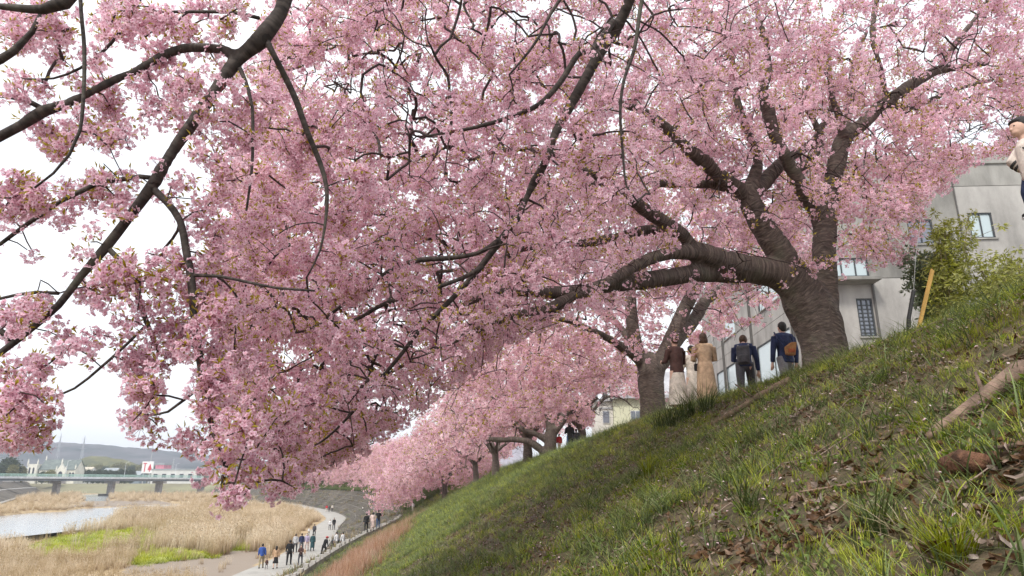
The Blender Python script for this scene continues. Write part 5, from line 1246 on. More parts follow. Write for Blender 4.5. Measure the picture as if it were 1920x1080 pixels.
# ---------------------------------------------------------------- trees beyond the river
FOL = leaf_mat('dark_foliage', [(0, (.03, .045, .02)), (1, (.09, .12, .05))], trans=.2, tintamp=.35); FOL2 = leaf_mat('olive_foliage', [(0, (.12, .12, .04)), (1, (.28, .26, .09))], trans=.25, tintamp=.3)
def clump(n, r): 
    d = dict(v=[], f=[], m=[], s=[])
    for _ in range(n): u = unit(); leaf(d, u * r * rnd.random(), u + unit() * .6, r * .6, r * .22, 0)
    return d
CL = [clump(16, .5), clump(12, .45)]
def far_tree(lab, px, top, Y, wpx, m_, group=None, base=-0.6):
    b = at(px, 893, Y); t = at(px, top, Y).z - base; w = wpx * Y / FP / 2
    o = empty('broadleaf_tree', (b.x, Y, base), 0, label=lab, cat='tree', group=group)
    m = MB(); m.tube([(0, 0, 0), (.1, 0, t * .3), (0, .1, t * .75)], [t * .03, t * .022, t * .01], 6); m.build('trunk', TWIG, o)
    n = int(260 * max(1, w / 5)); P = rng.normal(0, 1, (n, 3)); P /= np.linalg.norm(P, axis=1)[:, None]; P *= rng.uniform(.55, 1, n)[:, None] ** .6
    P *= 1 + .16 * fbm(P[:, 0] * 3, P[:, 1] * 3 + P[:, 2] * 2, px)[:, None]
    P = P * np.array([w, w, t * .45]) + np.array([0, 0, t * .55])
    scatter('crown', CL, P, rand_rot(n), rng.uniform(1.3, 2.6, n) * t / 9, rng.random(n), [m_], o)
for i, a in enumerate([(-4, 868, 400, 26, FOL), (14, 858, 410, 30, FOL), (22, 872, 395, 16, FOL2), (40, 874, 415, 14, FOL2), (93, 881, 420, 20, FOL2), (80, 884, 418, 12, FOL)]):
    far_tree(['dark green tree at the left edge beyond the bridge', 'tallest dark green tree left of the chapel', 'small olive tree in front of the tall dark one left of the chapel', 'olive bush like tree at the chapel side wing', 'rounded olive tree before the chapel wall', 'small dark shrub like tree before the chapel tower'][i], *a)
for i in range(12): far_tree(ORD[i] + ' dark clipped tree from the left in the hedge row right of the chapel', 136 + i * 10, 881 + rnd.uniform(-1.5, 1.5), 470, 13, FOL, 'hedge row trees beyond the bridge')
for i in range(10): far_tree(ORD[i] + ' tree from the left at the hill foot behind the hedge', 150 + i * 16 + rnd.uniform(-4, 4), 872 + rnd.uniform(-4, 4), 700, 24, FOL2 if i % 3 else FOL, 'trees at the foot of the hill')

# ---------------------------------------------------------------- things on the slope and crest
def hit(px, py, y0=1.0, y1=60):
    prev = None
    Y = y0
    while Y < y1:
        p = at(px, py, Y); z = float(slope_z(np.array([p.x]), np.array([p.y]))[0][0])
        if p.z < z: return Vector((p.x, p.y, z))
        Y *= 1.01
    return p
WOOD = mat('weathered_log', (.25, .17, .13), .9, .3, 7, .8, stretch=(1, 1, 1)); WOOD2 = mat('dark_log', (.15, .105, .075), .9, .3, 9, .8)
def log(name, pts, rad, m_, label, cat, stubs=()):
    g = [hit(x, y) for x, y in pts]; P, Rr = catmull([p + Vector((0, 0, r * .8 + .025)) for p, r in zip(g, rad)], rad, .06)
    o = empty(name, P[0], 0, label=label, cat=cat)
    m = MB(); m.tube([p - P[0] for p in P], [r * rnd.uniform(.78, 1.15) for r in Rr], 9); m.build('stem', m_, o, smooth=True)
    for i, d, r in stubs:
        b = P[int(i * (len(P) - 1))] - P[0]; m = MB(); m.tube([b, b + Vector(d) * .5, b + Vector(d)], [r, r * .8, r * .5], 6); m.build('side_branch', m_, o, smooth=True)
log('fallen_log', [(1742, 838), (1790, 806), (1850, 768), (1925, 716)], [.018, .026, .032, .040], WOOD, 'pale brown fallen branch lying up the slope near the right edge', 'log', [(.5, (.05, .1, .12), .012)])
log('fallen_log', [(1335, 806), (1375, 782), (1425, 752), (1482, 722)], [.03, .036, .042, .045], WOOD2, 'dark fallen branch half hidden in grass below the main tree trunk', 'log', [(.6, (-.2, .1, .2), .016)])
log('stick', [(1782, 866), (1830, 862), (1880, 860), (1935, 856)], [.006, .008, .008, .008], WOOD2, 'thin dark stick lying level near the right edge', 'stick')
log('broken_bark', [(1775, 900), (1812, 902), (1850, 897)], [.03, .04, .03], mat('bark_chunk', (.20, .10, .06), .95, .35, 14, .9), 'reddish brown chunk of bark under the thin dark stick', 'bark')
log('stick', [(1500, 935), (1600, 925), (1680, 915)], [.004, .006, .006], WOOD, 'thin pale stick in the middle of the slope', 'stick')
# roots at the main trunk
# shrubs on the crest at the right
def shrub(lab, bx, by, h, w, nst, m_, leafs, sc, seed, lean=0):
    q = random.Random(seed); bz = float(slope_z(np.array([bx]), np.array([by]))[0][0]); o = empty('shrub', (bx, by, bz), 0, label=lab, cat='shrub')
    m = MB(); pts = []
    for i in range(nst):
        a = q.uniform(0, 6.28); r = w * q.uniform(.2, 1); P = [Vector((q.uniform(-.1, .1), q.uniform(-.1, .1), -.03)), Vector((math.cos(a) * r * .3, math.sin(a) * r * .3, h * .45)), Vector((math.cos(a) * r * .7 + lean, math.sin(a) * r * .7, h * q.uniform(.75, 1.05)))]
        P, Rr = catmull(P, [.014, .009, .004], .08); m.tube(P, Rr, 5)
        for j, p in enumerate(P):
            if p.z > h * .22:
                for _ in range(q.randint(2, 4)): pts.append(p + Vector((q.gauss(0, .07), q.gauss(0, .07), q.gauss(0, .06))))
                if q.random() < .5:
                    e_ = p + Vector((q.gauss(0, .16), q.gauss(0, .16), q.uniform(.0, .15))); m.tube([p, e_], [.004, .002], 4)
                    pts += [e_ + Vector((q.gauss(0, .05),) * 3) for _ in range(3)]
    m.build('stems', mat('shrub_stem', (.22, .19, .10), .8, .2, 20, .1), o)
    P = np.array([tuple(p) for p in pts]); n = len(P)
    scatter('leaves', leafs, P, rand_rot(n), rng.uniform(sc * .7, sc * 1.3, n), rng.random(n), [m_], o)
YG = leaf_mat('yellow_green_leaf', [(0, (.16, .18, .04)), (.5, (.34, .36, .09)), (1, (.52, .52, .16))], trans=.4, tintamp=.25); GG = leaf_mat('grey_green_leaf', [(0, (.09, .13, .07)), (1, (.26, .32, .19))], trans=.3, tintamp=.3)
def sprig(n, l, w):
    d = dict(v=[], f=[], m=[], s=[])
    for _ in range(n): u = unit(); leaf(d, u * .02, u, l * rnd.uniform(.7, 1.2), w, 0)
    return d
SPR = [sprig(8, .08, .009), sprig(7, .07, .010)]; SPR2 = [sprig(9, .06, .013), sprig(8, .055, .012)]
shrub('tall slender yellow green shrub leaning beside the yellow stake', 5.75, 8.6, 1.8, .35, 10, YG, SPR, 1.0, 3, .15)
shrub('rounded grey green shrub between the black post and the building window', 5.95, 9.2, 1.55, .5, 15, GG, SPR2, 1.1, 4, -.1)
shrub('loose yellow green shrub on the crest in front of the right hand window', 6.35, 8.5, 1.25, .65, 14, YG, SPR, 1.0, 5)
shrub('low bushy green shrub on the crest under the child', 7.0, 8.3, 1.25, .75, 14, YG, SPR2, 1.1, 6)
shrub('low yellow green shrub just behind the crest right of the stake', 6.1, 7.9, .95, .6, 16, YG, SPR, .9, 7)
# stake and post
s0 = at(1727, 598, 7.6); s1_ = at(1752, 492, 7.6)
o = empty('wooden_stake', s0, 0, label='leaning yellow wooden stake on the crest', cat='stake'); m = MB(); m.prism([(-.017, -.25), (.017, -.25), (.017, .62), (-.017, .64)], -.012, .018)
st = m.build('board', mat('yellow_wood', (.50, .31, .09), .7, .2, 6, .2, stretch=(1, 1, .2)), o); st.rotation_euler = (0, math.atan2((s1_ - s0).x, (s1_ - s0).z), 0)
s0 = at(1704, 596, 7.3); s1_ = at(1713, 545, 7.3)
o = empty('marker_post', s0, 0, label='short black tubular post left of the yellow stake', cat='post'); m = MB(); m.tube([(-.04, 0, -.25), (0, 0, 0), ((s1_ - s0).x, 0, (s1_ - s0).z)], .022, 8); m.build('post', mat('black_rubber', (.02, .02, .02), .6, .1, 5, 0), o)
m = MB(); m.tube([s1_ - s0, at(1717, 480, 7.3) - s0, at(1728, 400, 7.3) - s0], .003, 4); m.build('guy_wire', mat('grey_wire', (.3, .3, .3), .5), o)
# clumps of long leaves beside the second tree and on the slope
CLM = [tuft(26, .55, .011, .10, .7, 0, 5), tuft(22, .45, .010, .10, .9, 0, 5)]
def leaf_clump(lab, p, h, n, m_, group=None, w=.007):
    o = empty('leafy_clump', p, 0, label=lab, cat='plant', group=group); mm = MB(); d = tuft(n, h, w, .12 if h > .5 else .05, .9, 0, 5)
    me = bpy.data.meshes.new('leaves'); me.from_pydata(d['v'], [], d['f']); me.materials.append(m_); a = me.attributes.new('shade', 'FLOAT', 'POINT'); a.data.foreach_set('value', np.array(d['s'], np.float32)); link('leaves', me, o, kind='stuff')
for i, (x, y) in enumerate([(1262, 792), (1285, 785), (1305, 775), (1325, 765), (1240, 800)]):
    leaf_clump(['dark arching leaf clump touching the second cherry trunk on its right', 'dark arching leaf clump second from the second cherry trunk', 'dark arching leaf clump in front of the brown jacket', 'dark arching leaf clump in front of the beige coat', 'dark arching leaf clump left of the second cherry trunk'][i], hit(x, y + 8), .62, 60, GD, 'arching leaf clumps beside the second tree')
leaf_clump('broad bladed bright green clump in the middle of the slope', hit(1215, 895), .34, 40, GR, w=.005)
leaf_clump('dense arching dark green clump at the lower right of the slope', hit(1650, 1005), .24, 60, GD, w=.003)
leaf_clump('bright green grass clump at the bottom right corner', hit(1790, 1060), .17, 80, GR, w=.0022)
leaf_clump('long pale green blades curving over leaves in the lower middle', hit(1400, 960), .3, 26, GD, w=.003)

# ---------------------------------------------------------------- haze
# (added after everything else)

# ---------------------------------------------------------------- people
def cloth(name, c, **k): return mat('cloth_' + name, c, .9, .2, 6, .6, **k)
SKIN = mat('skin', (.62, .41, .32), .6, .06, 10, .05); HAIRB = mat('hair_black', (.018, .015, .014), .5, .2, 40, .3); HAIRN = mat('hair_brown', (.07, .038, .022), .5, .25, 40, .3)
COL = dict(navy=(.025, .035, .085), black=(.02, .02, .022), brown=(.075, .04, .035), beige=(.50, .36, .24), cream=(.62, .57, .50), grey=(.20, .20, .21), white=(.72, .72, .72), blue=(.04, .09, .32), khaki=(.34, .28, .18), jeans=(.10, .17, .33),
           teal=(.03, .075, .085), red=(.50, .03, .04), lav=(.42, .36, .50), tan=(.44, .29, .18), pink=(.70, .55, .50), dgrey=(.07, .07, .08), pgreen=(.45, .55, .35), lgrey=(.45, .45, .46))
def CM(n): return cloth(n, COL[n])
def remeshed(m, name, mt, parent, vox, it=4):
    o = m.build(name, mt, parent); r = o.modifiers.new('r', 'REMESH'); r.mode = 'VOXEL'; r.voxel_size = vox; r.use_smooth_shade = True
    s = o.modifiers.new('s', 'SMOOTH'); s.iterations = it; s.factor = .5
    return o
def person(label, base, H, yaw, top='black', bottom='black', hair='short', hairc=None, coat=0.0, skirt=None, pose='walk', bend=0.0, arms='down', fine=False, shoes='black', group=None, head_tilt=0.0, phase=0.0, headwear=None, shift=0):
    """standing figure about H metres tall, facing local +Y; bend leans the upper body forward"""
    k = H / 1.7; vox = .0135 if fine else .03
    o = empty('person', base, yaw, label=label, cat='person', group=group)
    hip = .90 * k; sh = 1.40 * k
    def up(x, y, z):             # bend about the hips
        z0 = z - hip
        return Vector((x, y + z0 * math.sin(bend), hip + z0 * math.cos(bend))) if z0 > 0 else Vector((x, y, z))
    sit = pose == 'sit'; st = .16 * k if pose == 'walk' else .02
    if sit: drop = hip - .42 * k
    sw = .19 * k; legs = []
    for s in (-1, 1):
        fwd = s * st * (1 if phase >= 0 else -1)
        if sit: pts = [(s * .09 * k, 0, hip), (s * .11 * k, .22 * k, hip + .02), (s * .11 * k, .42 * k, hip + .0), (s * .11 * k, .46 * k, hip - .24 * k), (s * .11 * k, .46 * k, hip - .40 * k), (s * .11 * k, .56 * k, hip - .42 * k)]
        else: pts = [(s * .09 * k, 0, hip), (s * .10 * k, fwd * .5 + .02, .70 * k), (s * .10 * k, fwd * .9 + .03, .48 * k), (s * .10 * k, fwd * .95, .25 * k), (s * .10 * k, fwd * 1.15, .07 * k), (s * .105 * k, fwd * 1.15 + .14 * k, .035 * k)]
        legs.append([Vector(p) for p in pts])
    arm = []
    for s in (-1, 1):
        a = arms if not isinstance(arms, tuple) else arms[0 if s < 0 else 1]
        S_ = up(s * sw, 0, sh - .02 * k)
        if a == 'down': P = [S_, S_ + Vector((s * .06, .00, -.28)) * k, S_ + Vector((s * .07, .06, -.54)) * k]
        elif a == 'fwd': P = [S_, S_ + Vector((s * .05, .08, -.27)) * k, S_ + Vector((-s * .02, .30, -.24)) * k]
        elif a == 'up': P = [S_, S_ + Vector((s * .08, .10, -.22)) * k, S_ + Vector((-s * .04, .26, .06)) * k]
        elif a == 'raise': P = [S_, S_ + Vector((s * .05, .26, .03)) * k, S_ + Vector((0, .50, .12)) * k]
        else: P = [S_, S_ + Vector((s * .05, .02, -.27)) * k, S_ + Vector((-s * .06, .16, -.40)) * k]
        arm.append(P)
    neck = up(0, .0, sh + .03 * k); hd = up(0, .02 * k, sh + .175 * k) + Vector((0, .05 * math.sin(head_tilt) * k, -.02 * abs(math.sin(head_tilt)) * k))
    # one continuous body
    m = MB(); b_ = lambda p, r: m.ball(p, r, 12, 8)
    m.tube([Vector((0, 0, hip - .04 * k)), up(0, 0, 1.08 * k), up(0, 0, 1.25 * k), up(0, 0, sh), neck, hd], [.135 * k, .115 * k, .135 * k, .10 * k, .052 * k, .05 * k], 12)
    m.tube([arm[0][0], up(0, 0, sh), arm[1][0]], [.052 * k, .075 * k, .052 * k], 10)
    for P in legs: m.tube(P[:5], [.088 * k, .075 * k, .055 * k, .05 * k, .034 * k], 10); m.tube(P[4:], [.036 * k, .03 * k], 8)
    for s, P in zip((-1, 1), arm):
        m.tube(P, [.05 * k, .04 * k, .026 * k], 8)
        d = (P[-1] - P[-2]).normalized(); w = P[-1] + d * .04 * k; side = d.cross(Vector((0, 1, .1))).normalized()
        m.tube([P[-1], w, w + d * .04 * k], [.026 * k, .034 * k, .03 * k], 8)
        for j in range(4):
            q = w + side * (j - 1.5) * .017 * k + d * .04 * k; L_ = (.055, .07, .066, .05)[j] * k
            m.tube([q, q + d * L_ * .5 + Vector((0, .006, 0)), q + d * L_ + Vector((0, .022 * k, 0))], [.0095 * k, .009 * k, .007 * k], 6)
        m.tube([w - side * s * .02 * k, w - side * s * .045 * k + d * .03 * k + Vector((0, .012, 0)), w - side * s * .05 * k + d * .06 * k + Vector((0, .02, 0))], [.011 * k, .010 * k, .008 * k], 6)
    m.ball(hd, (.075 * k, .092 * k, .112 * k), 14, 10); m.ball(hd + Vector((0, .025 * k, -.055 * k)), (.056 * k, .062 * k, .055 * k), 12, 8)
    m.ball(hd + Vector((0, .098 * k, -.012 * k)), (.013 * k, .02 * k, .024 * k), 8, 6)
    for s in (-1, 1): m.ball(hd + Vector((s * .078 * k, -.005 * k, -.005 * k)), (.013 * k, .022 * k, .032 * k), 8, 6)
    remeshed(m, 'body', SKIN, o, vox * (.62 if fine else .8), 2)
    if fine:
        for s in (-1, 1): m = MB(); m.ball(hd + Vector((s * .03 * k, .084 * k, .012 * k)), (.012 * k, .008 * k, .006 * k), 8, 6); m.build('eye', HAIRB, o)
        m = MB(); m.ball(hd + Vector((0, .088 * k, -.052 * k)), (.022 * k, .006 * k, .006 * k), 8, 6); m.build('mouth', mat('lips', (.35, .13, .11), .5), o)
    # clothes
    m = MB(); e = .022 * k
    m.tube([up(0, 0, hip - .06 * k if not coat else hip), up(0, 0, 1.08 * k), up(0, 0, 1.25 * k), up(0, 0, sh + .01), up(0, .0, sh + .045 * k)], [.165 * k, .145 * k, .165 * k, .125 * k, .075 * k], 14)
    m.tube([arm[0][0], up(0, 0, sh - .01 * k), arm[1][0]], [.072 * k, .10 * k, .072 * k], 10)
    for P in arm: m.tube([P[0], P[1], P[1].lerp(P[2], .92)], [.073 * k, .058 * k, .046 * k], 10)
    if coat: m.tube([Vector((0, 0, hip + .1 * k)), Vector((0, .0, hip - .15 * k)), Vector((0, .0, hip - coat))], [.165 * k, .19 * k, .225 * k], 14)
    remeshed(m, 'coat' if coat else 'jacket', CM(top), o, vox)
    m = MB()
    if skirt: m.tube([Vector((0, 0, hip + .05 * k)), Vector((0, 0, .6 * k)), Vector((0, 0, skirt * k))], [.15 * k, .19 * k, .235 * k], 14); remeshed(m, 'skirt', CM(bottom), o, vox)
    else:
        for P in legs: m.tube([P[0] + Vector((0, 0, .06 * k)), P[1], P[2], P[3], P[4] + Vector((0, 0, .01))], [.105 * k, .095 * k, .078 * k, .07 * k, .062 * k], 10)
        m.ball((0, 0, hip), (.15 * k, .12 * k, .12 * k), 12, 8); remeshed(m, 'trousers', CM(bottom), o, vox)
    for P in legs:
        m = MB(); m.tube([P[4] + Vector((0, -.05 * k, -.03 * k)), P[4] + Vector((0, .05 * k, -.035 * k)), P[5] + Vector((0, .03 * k, 0))], [.045 * k, .048 * k, .036 * k], 8); m.build('shoe', CM(shoes), o, smooth=True)
    hc = hairc or HAIRB; m = MB()
    m.ball(hd + Vector((0, -.022 * k, .03 * k)), (.088 * k, .095 * k, .105 * k), 14, 10)
    if hair == 'short': m.ball(hd + Vector((0, -.055 * k, -.02 * k)), (.07 * k, .05 * k, .07 * k), 10, 8); m.ball(hd + Vector((.01, .04 * k, .085 * k)), (.07 * k, .05 * k, .035 * k), 10, 8)
    elif hair == 'bob': m.ball(hd + Vector((0, -.03 * k, -.045 * k)), (.105 * k, .08 * k, .115 * k), 12, 8)
    elif hair == 'long': m.tube([hd + Vector((0, -.04 * k, 0)), hd + Vector((0, -.07 * k, -.16 * k)), hd + Vector((0, -.08 * k, -.34 * k))], [.095 * k, .09 * k, .06 * k], 10)
    elif hair == 'bun': m.ball(hd + Vector((0, -.09 * k, .07 * k)), .045 * k, 10, 8)
    ho = remeshed(m, 'hair', hc, o, vox * .8, 1)
    if headwear: m = MB(); m.ball(hd + Vector((0, -.01, .06 * k)), (.10 * k, .11 * k, .07 * k), 12, 8); m.tube([hd + Vector((0, .06 * k, .05 * k)), hd + Vector((0, .17 * k, .04 * k))], [.06 * k, .04 * k], 8); m.build('hat', CM(headwear), o, smooth=True)
    return o, up, k, sh, hip
def backpack(base, yaw, info, col, label, s=1.0, straps='grey'):
    o_, up, k, sh, hip = info; c = up(0, -.20 * k, sh - .26 * k)
    b = empty('backpack', Vector(base) + Matrix.Rotation(yaw, 3, 'Z') @ c, yaw, label=label, cat='backpack')
    m = MB(); m.box(-.15 * k * s, -.10 * k * s, -.24 * k * s, .15 * k * s, .07 * k, .22 * k * s); bb = bev(m.build('pack', CM(col), b), .05 * k, 3)
    m = MB(); m.box(-.11 * k * s, -.15 * k * s, -.20 * k * s, .11 * k * s, -.09 * k * s, -.01 * k * s); bev(m.build('pocket', CM(col), b), .025 * k, 2)
    for s_ in (-1, 1):
        m = MB(); m.tube([Vector((s_ * .09, .07, .2)) * k, Vector((s_ * .11, .20, .25)) * k, Vector((s_ * .12, .34, .10)) * k, Vector((s_ * .13, .26, -.12)) * k, Vector((s_ * .12, .06, -.18)) * k], .018 * k, 6); m.build('strap', CM(straps), b)
    return b
def crest(px, Y): p = at(px, 800, Y); return (p.x, Y, 1.46 if Y < 20 else 1.56)
# walkers on the crest
b = crest(1276, 14.7); person('woman in a dark brown jacket and pale skirt beside the second tree', b, 1.62, R(20), 'brown', 'cream', 'bun', HAIRN, skirt=.12, pose='stand', arms='fwd', fine=True)
b = crest(1306, 15.6); person('woman in cream clothes standing between the brown jacket and the beige coat', b, 1.60, R(15), 'cream', 'cream', 'short', HAIRB, skirt=.15, pose='stand', arms='fwd', fine=True)
p_ = at(1311, 687, 15.2); o = empty('handbag', p_, 0, label='small black handbag held by the woman in cream', cat='handbag'); m = MB(); m.box(-.11, -.05, -.1, .11, .05, .06); bev(m.build('pouch', CM('black'), o), .02); m = MB(); m.tube([(-.08, 0, .06), (-.03, 0, .2), (.03, 0, .2), (.08, 0, .06)], .008, 5); m.build('handle', CM('black'), o)
b = crest(1331, 14.5); person('woman in a long beige coat with brown bobbed hair', b, 1.66, R(-5), 'beige', 'beige', 'bob', HAIRN, coat=.55, skirt=.2, pose='stand', arms='fwd', fine=True)
b = crest(1407, 14.0); inf = person('man in a navy jacket with brown hair bending slightly forward', b, 1.63, R(-22), 'navy', 'dgrey', 'short', HAIRN, bend=R(24), arms=('fwd', 'down'), fine=True, head_tilt=.6)
backpack(b, R(-22), inf, 'dgrey', 'dark grey backpack on the man in the navy jacket', .9)
b = crest(1487, 13.4); inf = person('man in a navy hooded jacket partly behind the main trunk', b, 1.65, R(8), 'navy', 'grey', 'short', HAIRB, fine=True, pose='walk')
bb = empty('sling_bag', Vector(b) + Vector((.02, -.24, 1.07)), R(8), label='small tan and orange sling bag on the back of the hooded man', cat='bag'); m = MB(); m.prism([(-.10, -.13), (.07, -.15), (.13, .12), (.03, .12), (-.11, .02)], -.05, .05); bev(m.build('pouch', cloth('tan_leather', (.30, .15, .06)), bb), .02)
m = MB(); m.box(-.07, -.062, -.09, .06, -.05, -.02); m.build('stripe', cloth('orange', (.33, .09, .04)), bb); m = MB(); m.tube([(-.08, .03, -.02), (-.19, .10, .20), (-.17, .24, .36)], .016, 6); m.build('strap', CM('navy'), bb); m = MB(); m.tube([(.08, .0, .1), (.14, .10, .24), (.12, .22, .33)], .016, 6); m.build('strap', CM('navy'), bb)
b = crest(1068, 39.5); person('person in a long black coat beside the straight trunk further along the crest', b, 1.74, R(5), 'black', 'jeans', 'bob', coat=.45, arms='fwd')
b = crest(1048, 38.6); person('child in a bright red jacket beside the black coated walker', b, 1.05, R(10), 'red', 'pink', 'short')
b = crest(1080, 41); person('person in dark grey half hidden between black coat and straight trunk', b, 1.5, R(0), 'dgrey', 'dgrey', 'short')
b = crest(1172, 49); person('dark clothed person showing above the crest by the cream house', b, 1.65, 0, 'dgrey', 'dgrey', 'short')
b = crest(866, 78); person('far walker in black with red beside the end of the crest trunks', (b[0], b[1], 1.2), 1.6, 0, 'black', 'black', 'short', headwear='red')
# child held up at the right edge by an adult who stands outside the picture
cb = at(1950, 401, 6.3)
def child_figure():
    o = empty('person', (cb.x, cb.y, cb.z), 0, label='small child in spotted cream jumper with black striped sleeves held up at right edge', cat='person')
    k = 1.0; JUM = mat('child_jumper', (.70, .62, .56), .95, .1, 30, .3)
    hip = Vector((.05, 0, .34)); ch = Vector((.03, 0, .62)); hd = Vector((-.005, 0, .81))
    m = MB(); m.tube([hip, Vector((.045, 0, .46)), ch, Vector((.01, 0, .70)), hd], [.085, .085, .08, .04, .04], 12)
    m.ball(hd, (.082, .07, .088), 16, 12); m.ball(hd + Vector((-.035, 0, -.04)), (.045, .048, .04), 12, 8); m.ball(hd + Vector((-.083, 0, -.018)), (.013, .012, .012), 8, 6)
    for s in (-1, 1): m.ball(hd + Vector((.012, s * .07, -.012)), (.02, .012, .026), 8, 6)
    legs = [[hip + Vector((0, s * .05, 0)), Vector((-.005, s * .06, .22)), Vector((.0, s * .06, .06)), Vector((-.06, s * .06, .03))] for s in (-1, 1)]
    for P in legs: m.tube(P[:3], [.06, .046, .03], 10); m.tube(P[2:], [.03, .022], 8)
    arms = [[Vector((.03, -.09, .63)), Vector((-.02, -.13, .53)), Vector((.05, -.12, .46))], [Vector((.03, .09, .63)), Vector((-.04, .12, .54)), Vector((-.0, .08, .46))]]
    for P in arms:
        m.tube(P, [.035, .028, .02], 8); d = (P[2] - P[1]).normalized(); m.ball(P[2] + d * .03, .024, 8, 6)
        for j in range(4): q = P[2] + d * .045 + Vector((0, .012, .004)) * (j - 1.5); m.tube([q, q + d * .02, q + d * .032 + Vector((0, 0, -.01))], [.0065, .006, .005], 6)
        m.tube([P[2] + d * .02, P[2] + d * .03 + Vector((-.01, 0, .022))], [.008, .006], 6)
    remeshed(m, 'body', SKIN, o, .0065, 2)
    m = MB(); m.ball(hd + Vector((.018, 0, .028)), (.085, .078, .08), 16, 12); m.ball(hd + Vector((-.035, 0, .055)), (.045, .062, .03), 12, 8); m.ball(hd + Vector((.05, 0, -.015)), (.045, .065, .05), 12, 8); remeshed(m, 'hair', HAIRB, o, .007, 1)
    m = MB(); m.ball(hd + Vector((-.072, -.03, .006)), (.006, .009, .005), 8, 6); m.build('eye', HAIRB, o)
    m = MB(); m.tube([Vector((.05, 0, .33)), Vector((.045, 0, .46)), ch + Vector((0, 0, .02)), Vector((.01, 0, .705))], [.105, .11, .098, .052], 14)
    for P in arms: m.tube([P[0] + Vector((0, 0, .01)), P[1], P[1].lerp(P[2], .95)], [.056, .05, .042], 10)
    j = remeshed(m, 'jumper', JUM, o, .009, 3)
    # black spots and sleeve bands are sewn on: thin proud pieces
    m = MB()
    for i in range(26):
        a = rnd.uniform(-2.9, -.2); z = rnd.uniform(.38, .68); r = .112 if z < .6 else .10 - (z - .6) * .3
        c = Vector((.04 + math.cos(a) * r, math.sin(a) * r, z)); m.ball(c, (.011, .007, .009), 6, 4)
    m.build('spot', HAIRB, j, kind='stuff')
    for u in (.35, .75): 
        for P in arms: q = P[1].lerp(P[2], u); d = (P[2] - P[1]).normalized(); m = MB(); m.tube([q - d * .011, q + d * .011], .0515 if u < .5 else .048, 14); m.build('sleeve_band', HAIRB, j)
    m = MB()
    for P in legs: m.tube([P[0] + Vector((0, 0, .03)), P[1], P[1].lerp(P[2], .85)], [.078, .062, .05], 10)
    remeshed(m, 'trousers', CM('navy'), o, .011)
    for P in legs:
        m = MB(); m.tube([P[2] + Vector((0, 0, .035)), P[2] + Vector((0, 0, .01))], [.042, .038], 10); m.build('sock', cloth('lime', (.55, .60, .05)), o)
        m = MB(); m.tube([P[2] + Vector((.035, 0, -.0)), P[2] + Vector((0, 0, -.005)), P[3] + Vector((-.0, 0, -.02)), P[3] + Vector((-.035, 0, -.028))], [.03, .042, .032, .02], 10); sh_ = m.build('shoe', CM('black'), o, smooth=True)
        m = MB(); m.tube([P[2] + Vector((.035, 0, -.036)), P[3] + Vector((-.045, 0, -.052))], [.018, .014], 8); m.build('sole', CM('lgrey'), sh_)
    return o
ch_ = child_figure(); ch_.scale = (1.17, 1.17, 1.17)
zc = 1.56
person('adult in a grey jacket holding the small child up, just outside the right edge', (cb.x + .62, cb.y + .02, zc), 1.78, R(90), 'grey', 'jeans', 'short', pose='stand', arms='raise', fine=True)
# people on and beside the riverside path
def onpath(px, py, z=-5.79): return gz(px, py, z)
PP = [((489, 1065), 43, 'person in a bright blue jacket and pale trousers at the left of the path group', dict(top='blue', bottom='khaki', hair='short', yaw=R(10))),
      ((499, 1067), 19, 'small child in brown beside the person in bright blue', dict(top='brown', bottom='dgrey', hair='short', yaw=0)),
      ((515.5, 1066), 40, 'person in tan with long dark hair and dark skirt near the grass edge', dict(top='tan', bottom='black', hair='long', skirt=.4, yaw=R(5))),
      ((541, 1059), 44, 'tallest person all in black walking alone mid path', dict(top='black', bottom='black', hair='short', yaw=R(5))),
      ((552.5, 1036), 33, 'person in pale grey top and dark trousers behind the man in black', dict(top='lgrey', bottom='dgrey', hair='short', yaw=0)),
      ((564, 1034), 32, 'person in dark navy top left of the lavender one', dict(top='navy', bottom='grey', hair='short', yaw=0)),
      ((574.5, 1032), 30, 'person in lavender top in the middle of the path group', dict(top='lav', bottom='pink', hair='bob', yaw=R(170))),
      ((585, 1033), 31, 'person in a long dark teal coat at the right of the path group', dict(top='teal', bottom='teal', hair='short', coat=.5, yaw=0)),
      ((562.5, 1059), 35, 'adult in brown top and dark trousers carrying a child', dict(top='brown', bottom='dgrey', hair='bob', arms='fwd', yaw=R(175))),
      ((571, 1043), 14, 'small child in tan carried beside the adult in brown', dict(top='tan', bottom='tan', hair='short', yaw=R(170))),
      ((588.5, 1006), 22, 'dark clothed person at the back of the path group', dict(top='dgrey', bottom='black', hair='short', yaw=0)),
      ((578.5, 1004), 14, 'small pale figure left of the dark person at the group back', dict(top='white', bottom='khaki', hair='short', yaw=0)),
      ((618, 993), 18, 'pale clothed person of the pair further along the path', dict(top='white', bottom='grey', hair='bob', yaw=R(180))),
      ((625.5, 993), 21, 'dark clothed person of the pair further along the path', dict(top='black', bottom='dgrey', hair='short', yaw=R(180))),
      ((606, 1044), 37, 'person in black with red cap leaning forward beside the kerb', dict(top='black', bottom='black', hair='short', bend=R(22), headwear='red', yaw=R(-40))),
      ((612, 960), 13, 'far person in red and white at the end of the path', dict(top='red', bottom='cream', hair='short', yaw=0)),
      ((617, 960), 12, 'far person in dark grey between the red and the pale one', dict(top='dgrey', bottom='dgrey', hair='short', yaw=0)),
      ((622.5, 959.5), 13, 'far pale clothed person at the end of the path', dict(top='cream', bottom='dgrey', hair='short', yaw=0))]
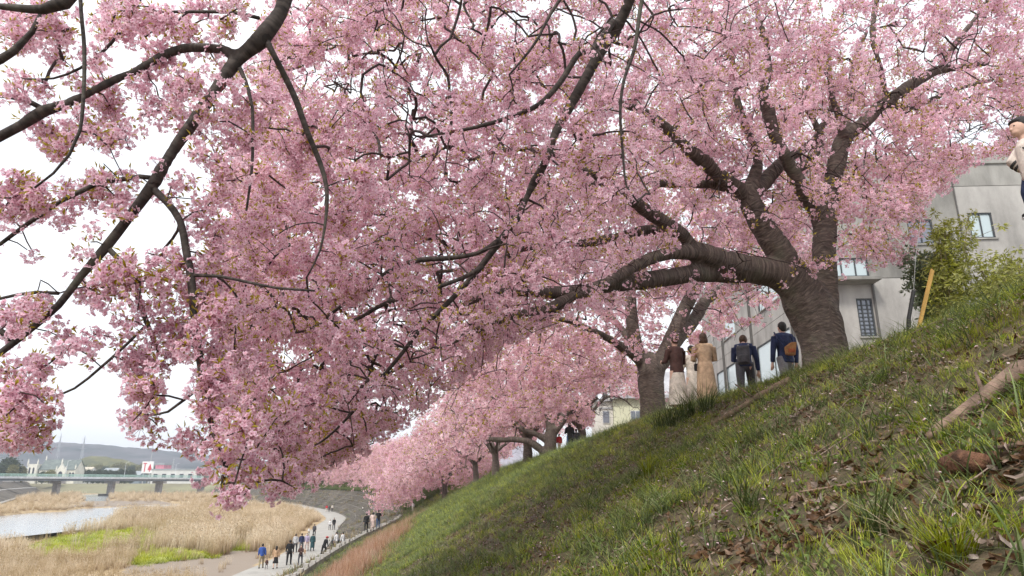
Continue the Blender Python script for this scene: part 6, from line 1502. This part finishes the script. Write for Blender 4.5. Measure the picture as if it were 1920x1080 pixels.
for (x, y), hp, lab, kw in PP:
    p = onpath(x, y); H = hp * (p.y * CT + p.z * ST) / FP; yw = kw.pop('yaw')
    person(lab, p, min(2.0, H) if hp > 16 else H, yw, **kw)
for (x, y), hp, Y, lab, kw in [((686, 997), 33, 60, 'person in black standing on the revetment left of the pink coat', dict(top='black', bottom='black', hair='short')),
      ((698, 995), 33, 60.5, 'person in a long pale pink coat between two standing on the revetment', dict(top='pink', bottom='pink', hair='bob', coat=.5)),
      ((708.5, 991), 33, 61, 'person in black top and blue jeans standing on the revetment', dict(top='black', bottom='jeans', hair='short', arms='up')),
      ((731, 947), 9, 120, 'far dark clothed person high on the revetment under the pink boughs', dict(top='black', bottom='brown', hair='short')),
      ((774, 960), 18, 98, 'person in white near the upper end of the kerb', dict(top='white', bottom='cream', hair='short', bend=R(15))),
      ((661, 931), 6, 165, 'tiny white clothed figure on the far revetment', dict(top='white', bottom='white', hair='short')),
      ((680, 957), 7, 120, 'small pale figure sitting low on the dark revetment', dict(top='white', bottom='dgrey', hair='short', pose='stand'))]:
    p = at(x, y, Y); person(lab, p, hp * (p.y * CT + p.z * ST) / FP, R(10), **kw)
for x, y, lab in ((630, 1022, 'left one of two white clad people sitting by the kerb'), (642, 1022, 'right one of two people in white sitting by the kerb')):
    p = gz(x, y, -5.4); k = .85; person(lab, (p.x, p.y, p.z - .48), 1.6, R(60), 'white', 'dgrey', 'short', pose='sit')
p = gz(489, 1040, -4.6)
print('people done')
# nested depth check helper: none

# ---------------------------------------------------------------- air
HZ = 0.00034
m = MB(); m.box(-3200, -70, -9, 3200, 2300, 150)
hzm = bpy.data.materials.new('haze_air'); hzm.use_nodes = True; t = hzm.node_tree; t.nodes.clear()
vo = t.nodes.new('ShaderNodeOutputMaterial'); pv = t.nodes.new('ShaderNodeVolumePrincipled'); pv.inputs['Density'].default_value = HZ; pv.inputs['Color'].default_value = (.80, .88, 1, 1); pv.inputs['Anisotropy'].default_value = .2
t.links.new(pv.outputs[0], vo.inputs['Volume'])
hz_o = m.build('haze', hzm, kind='stuff')
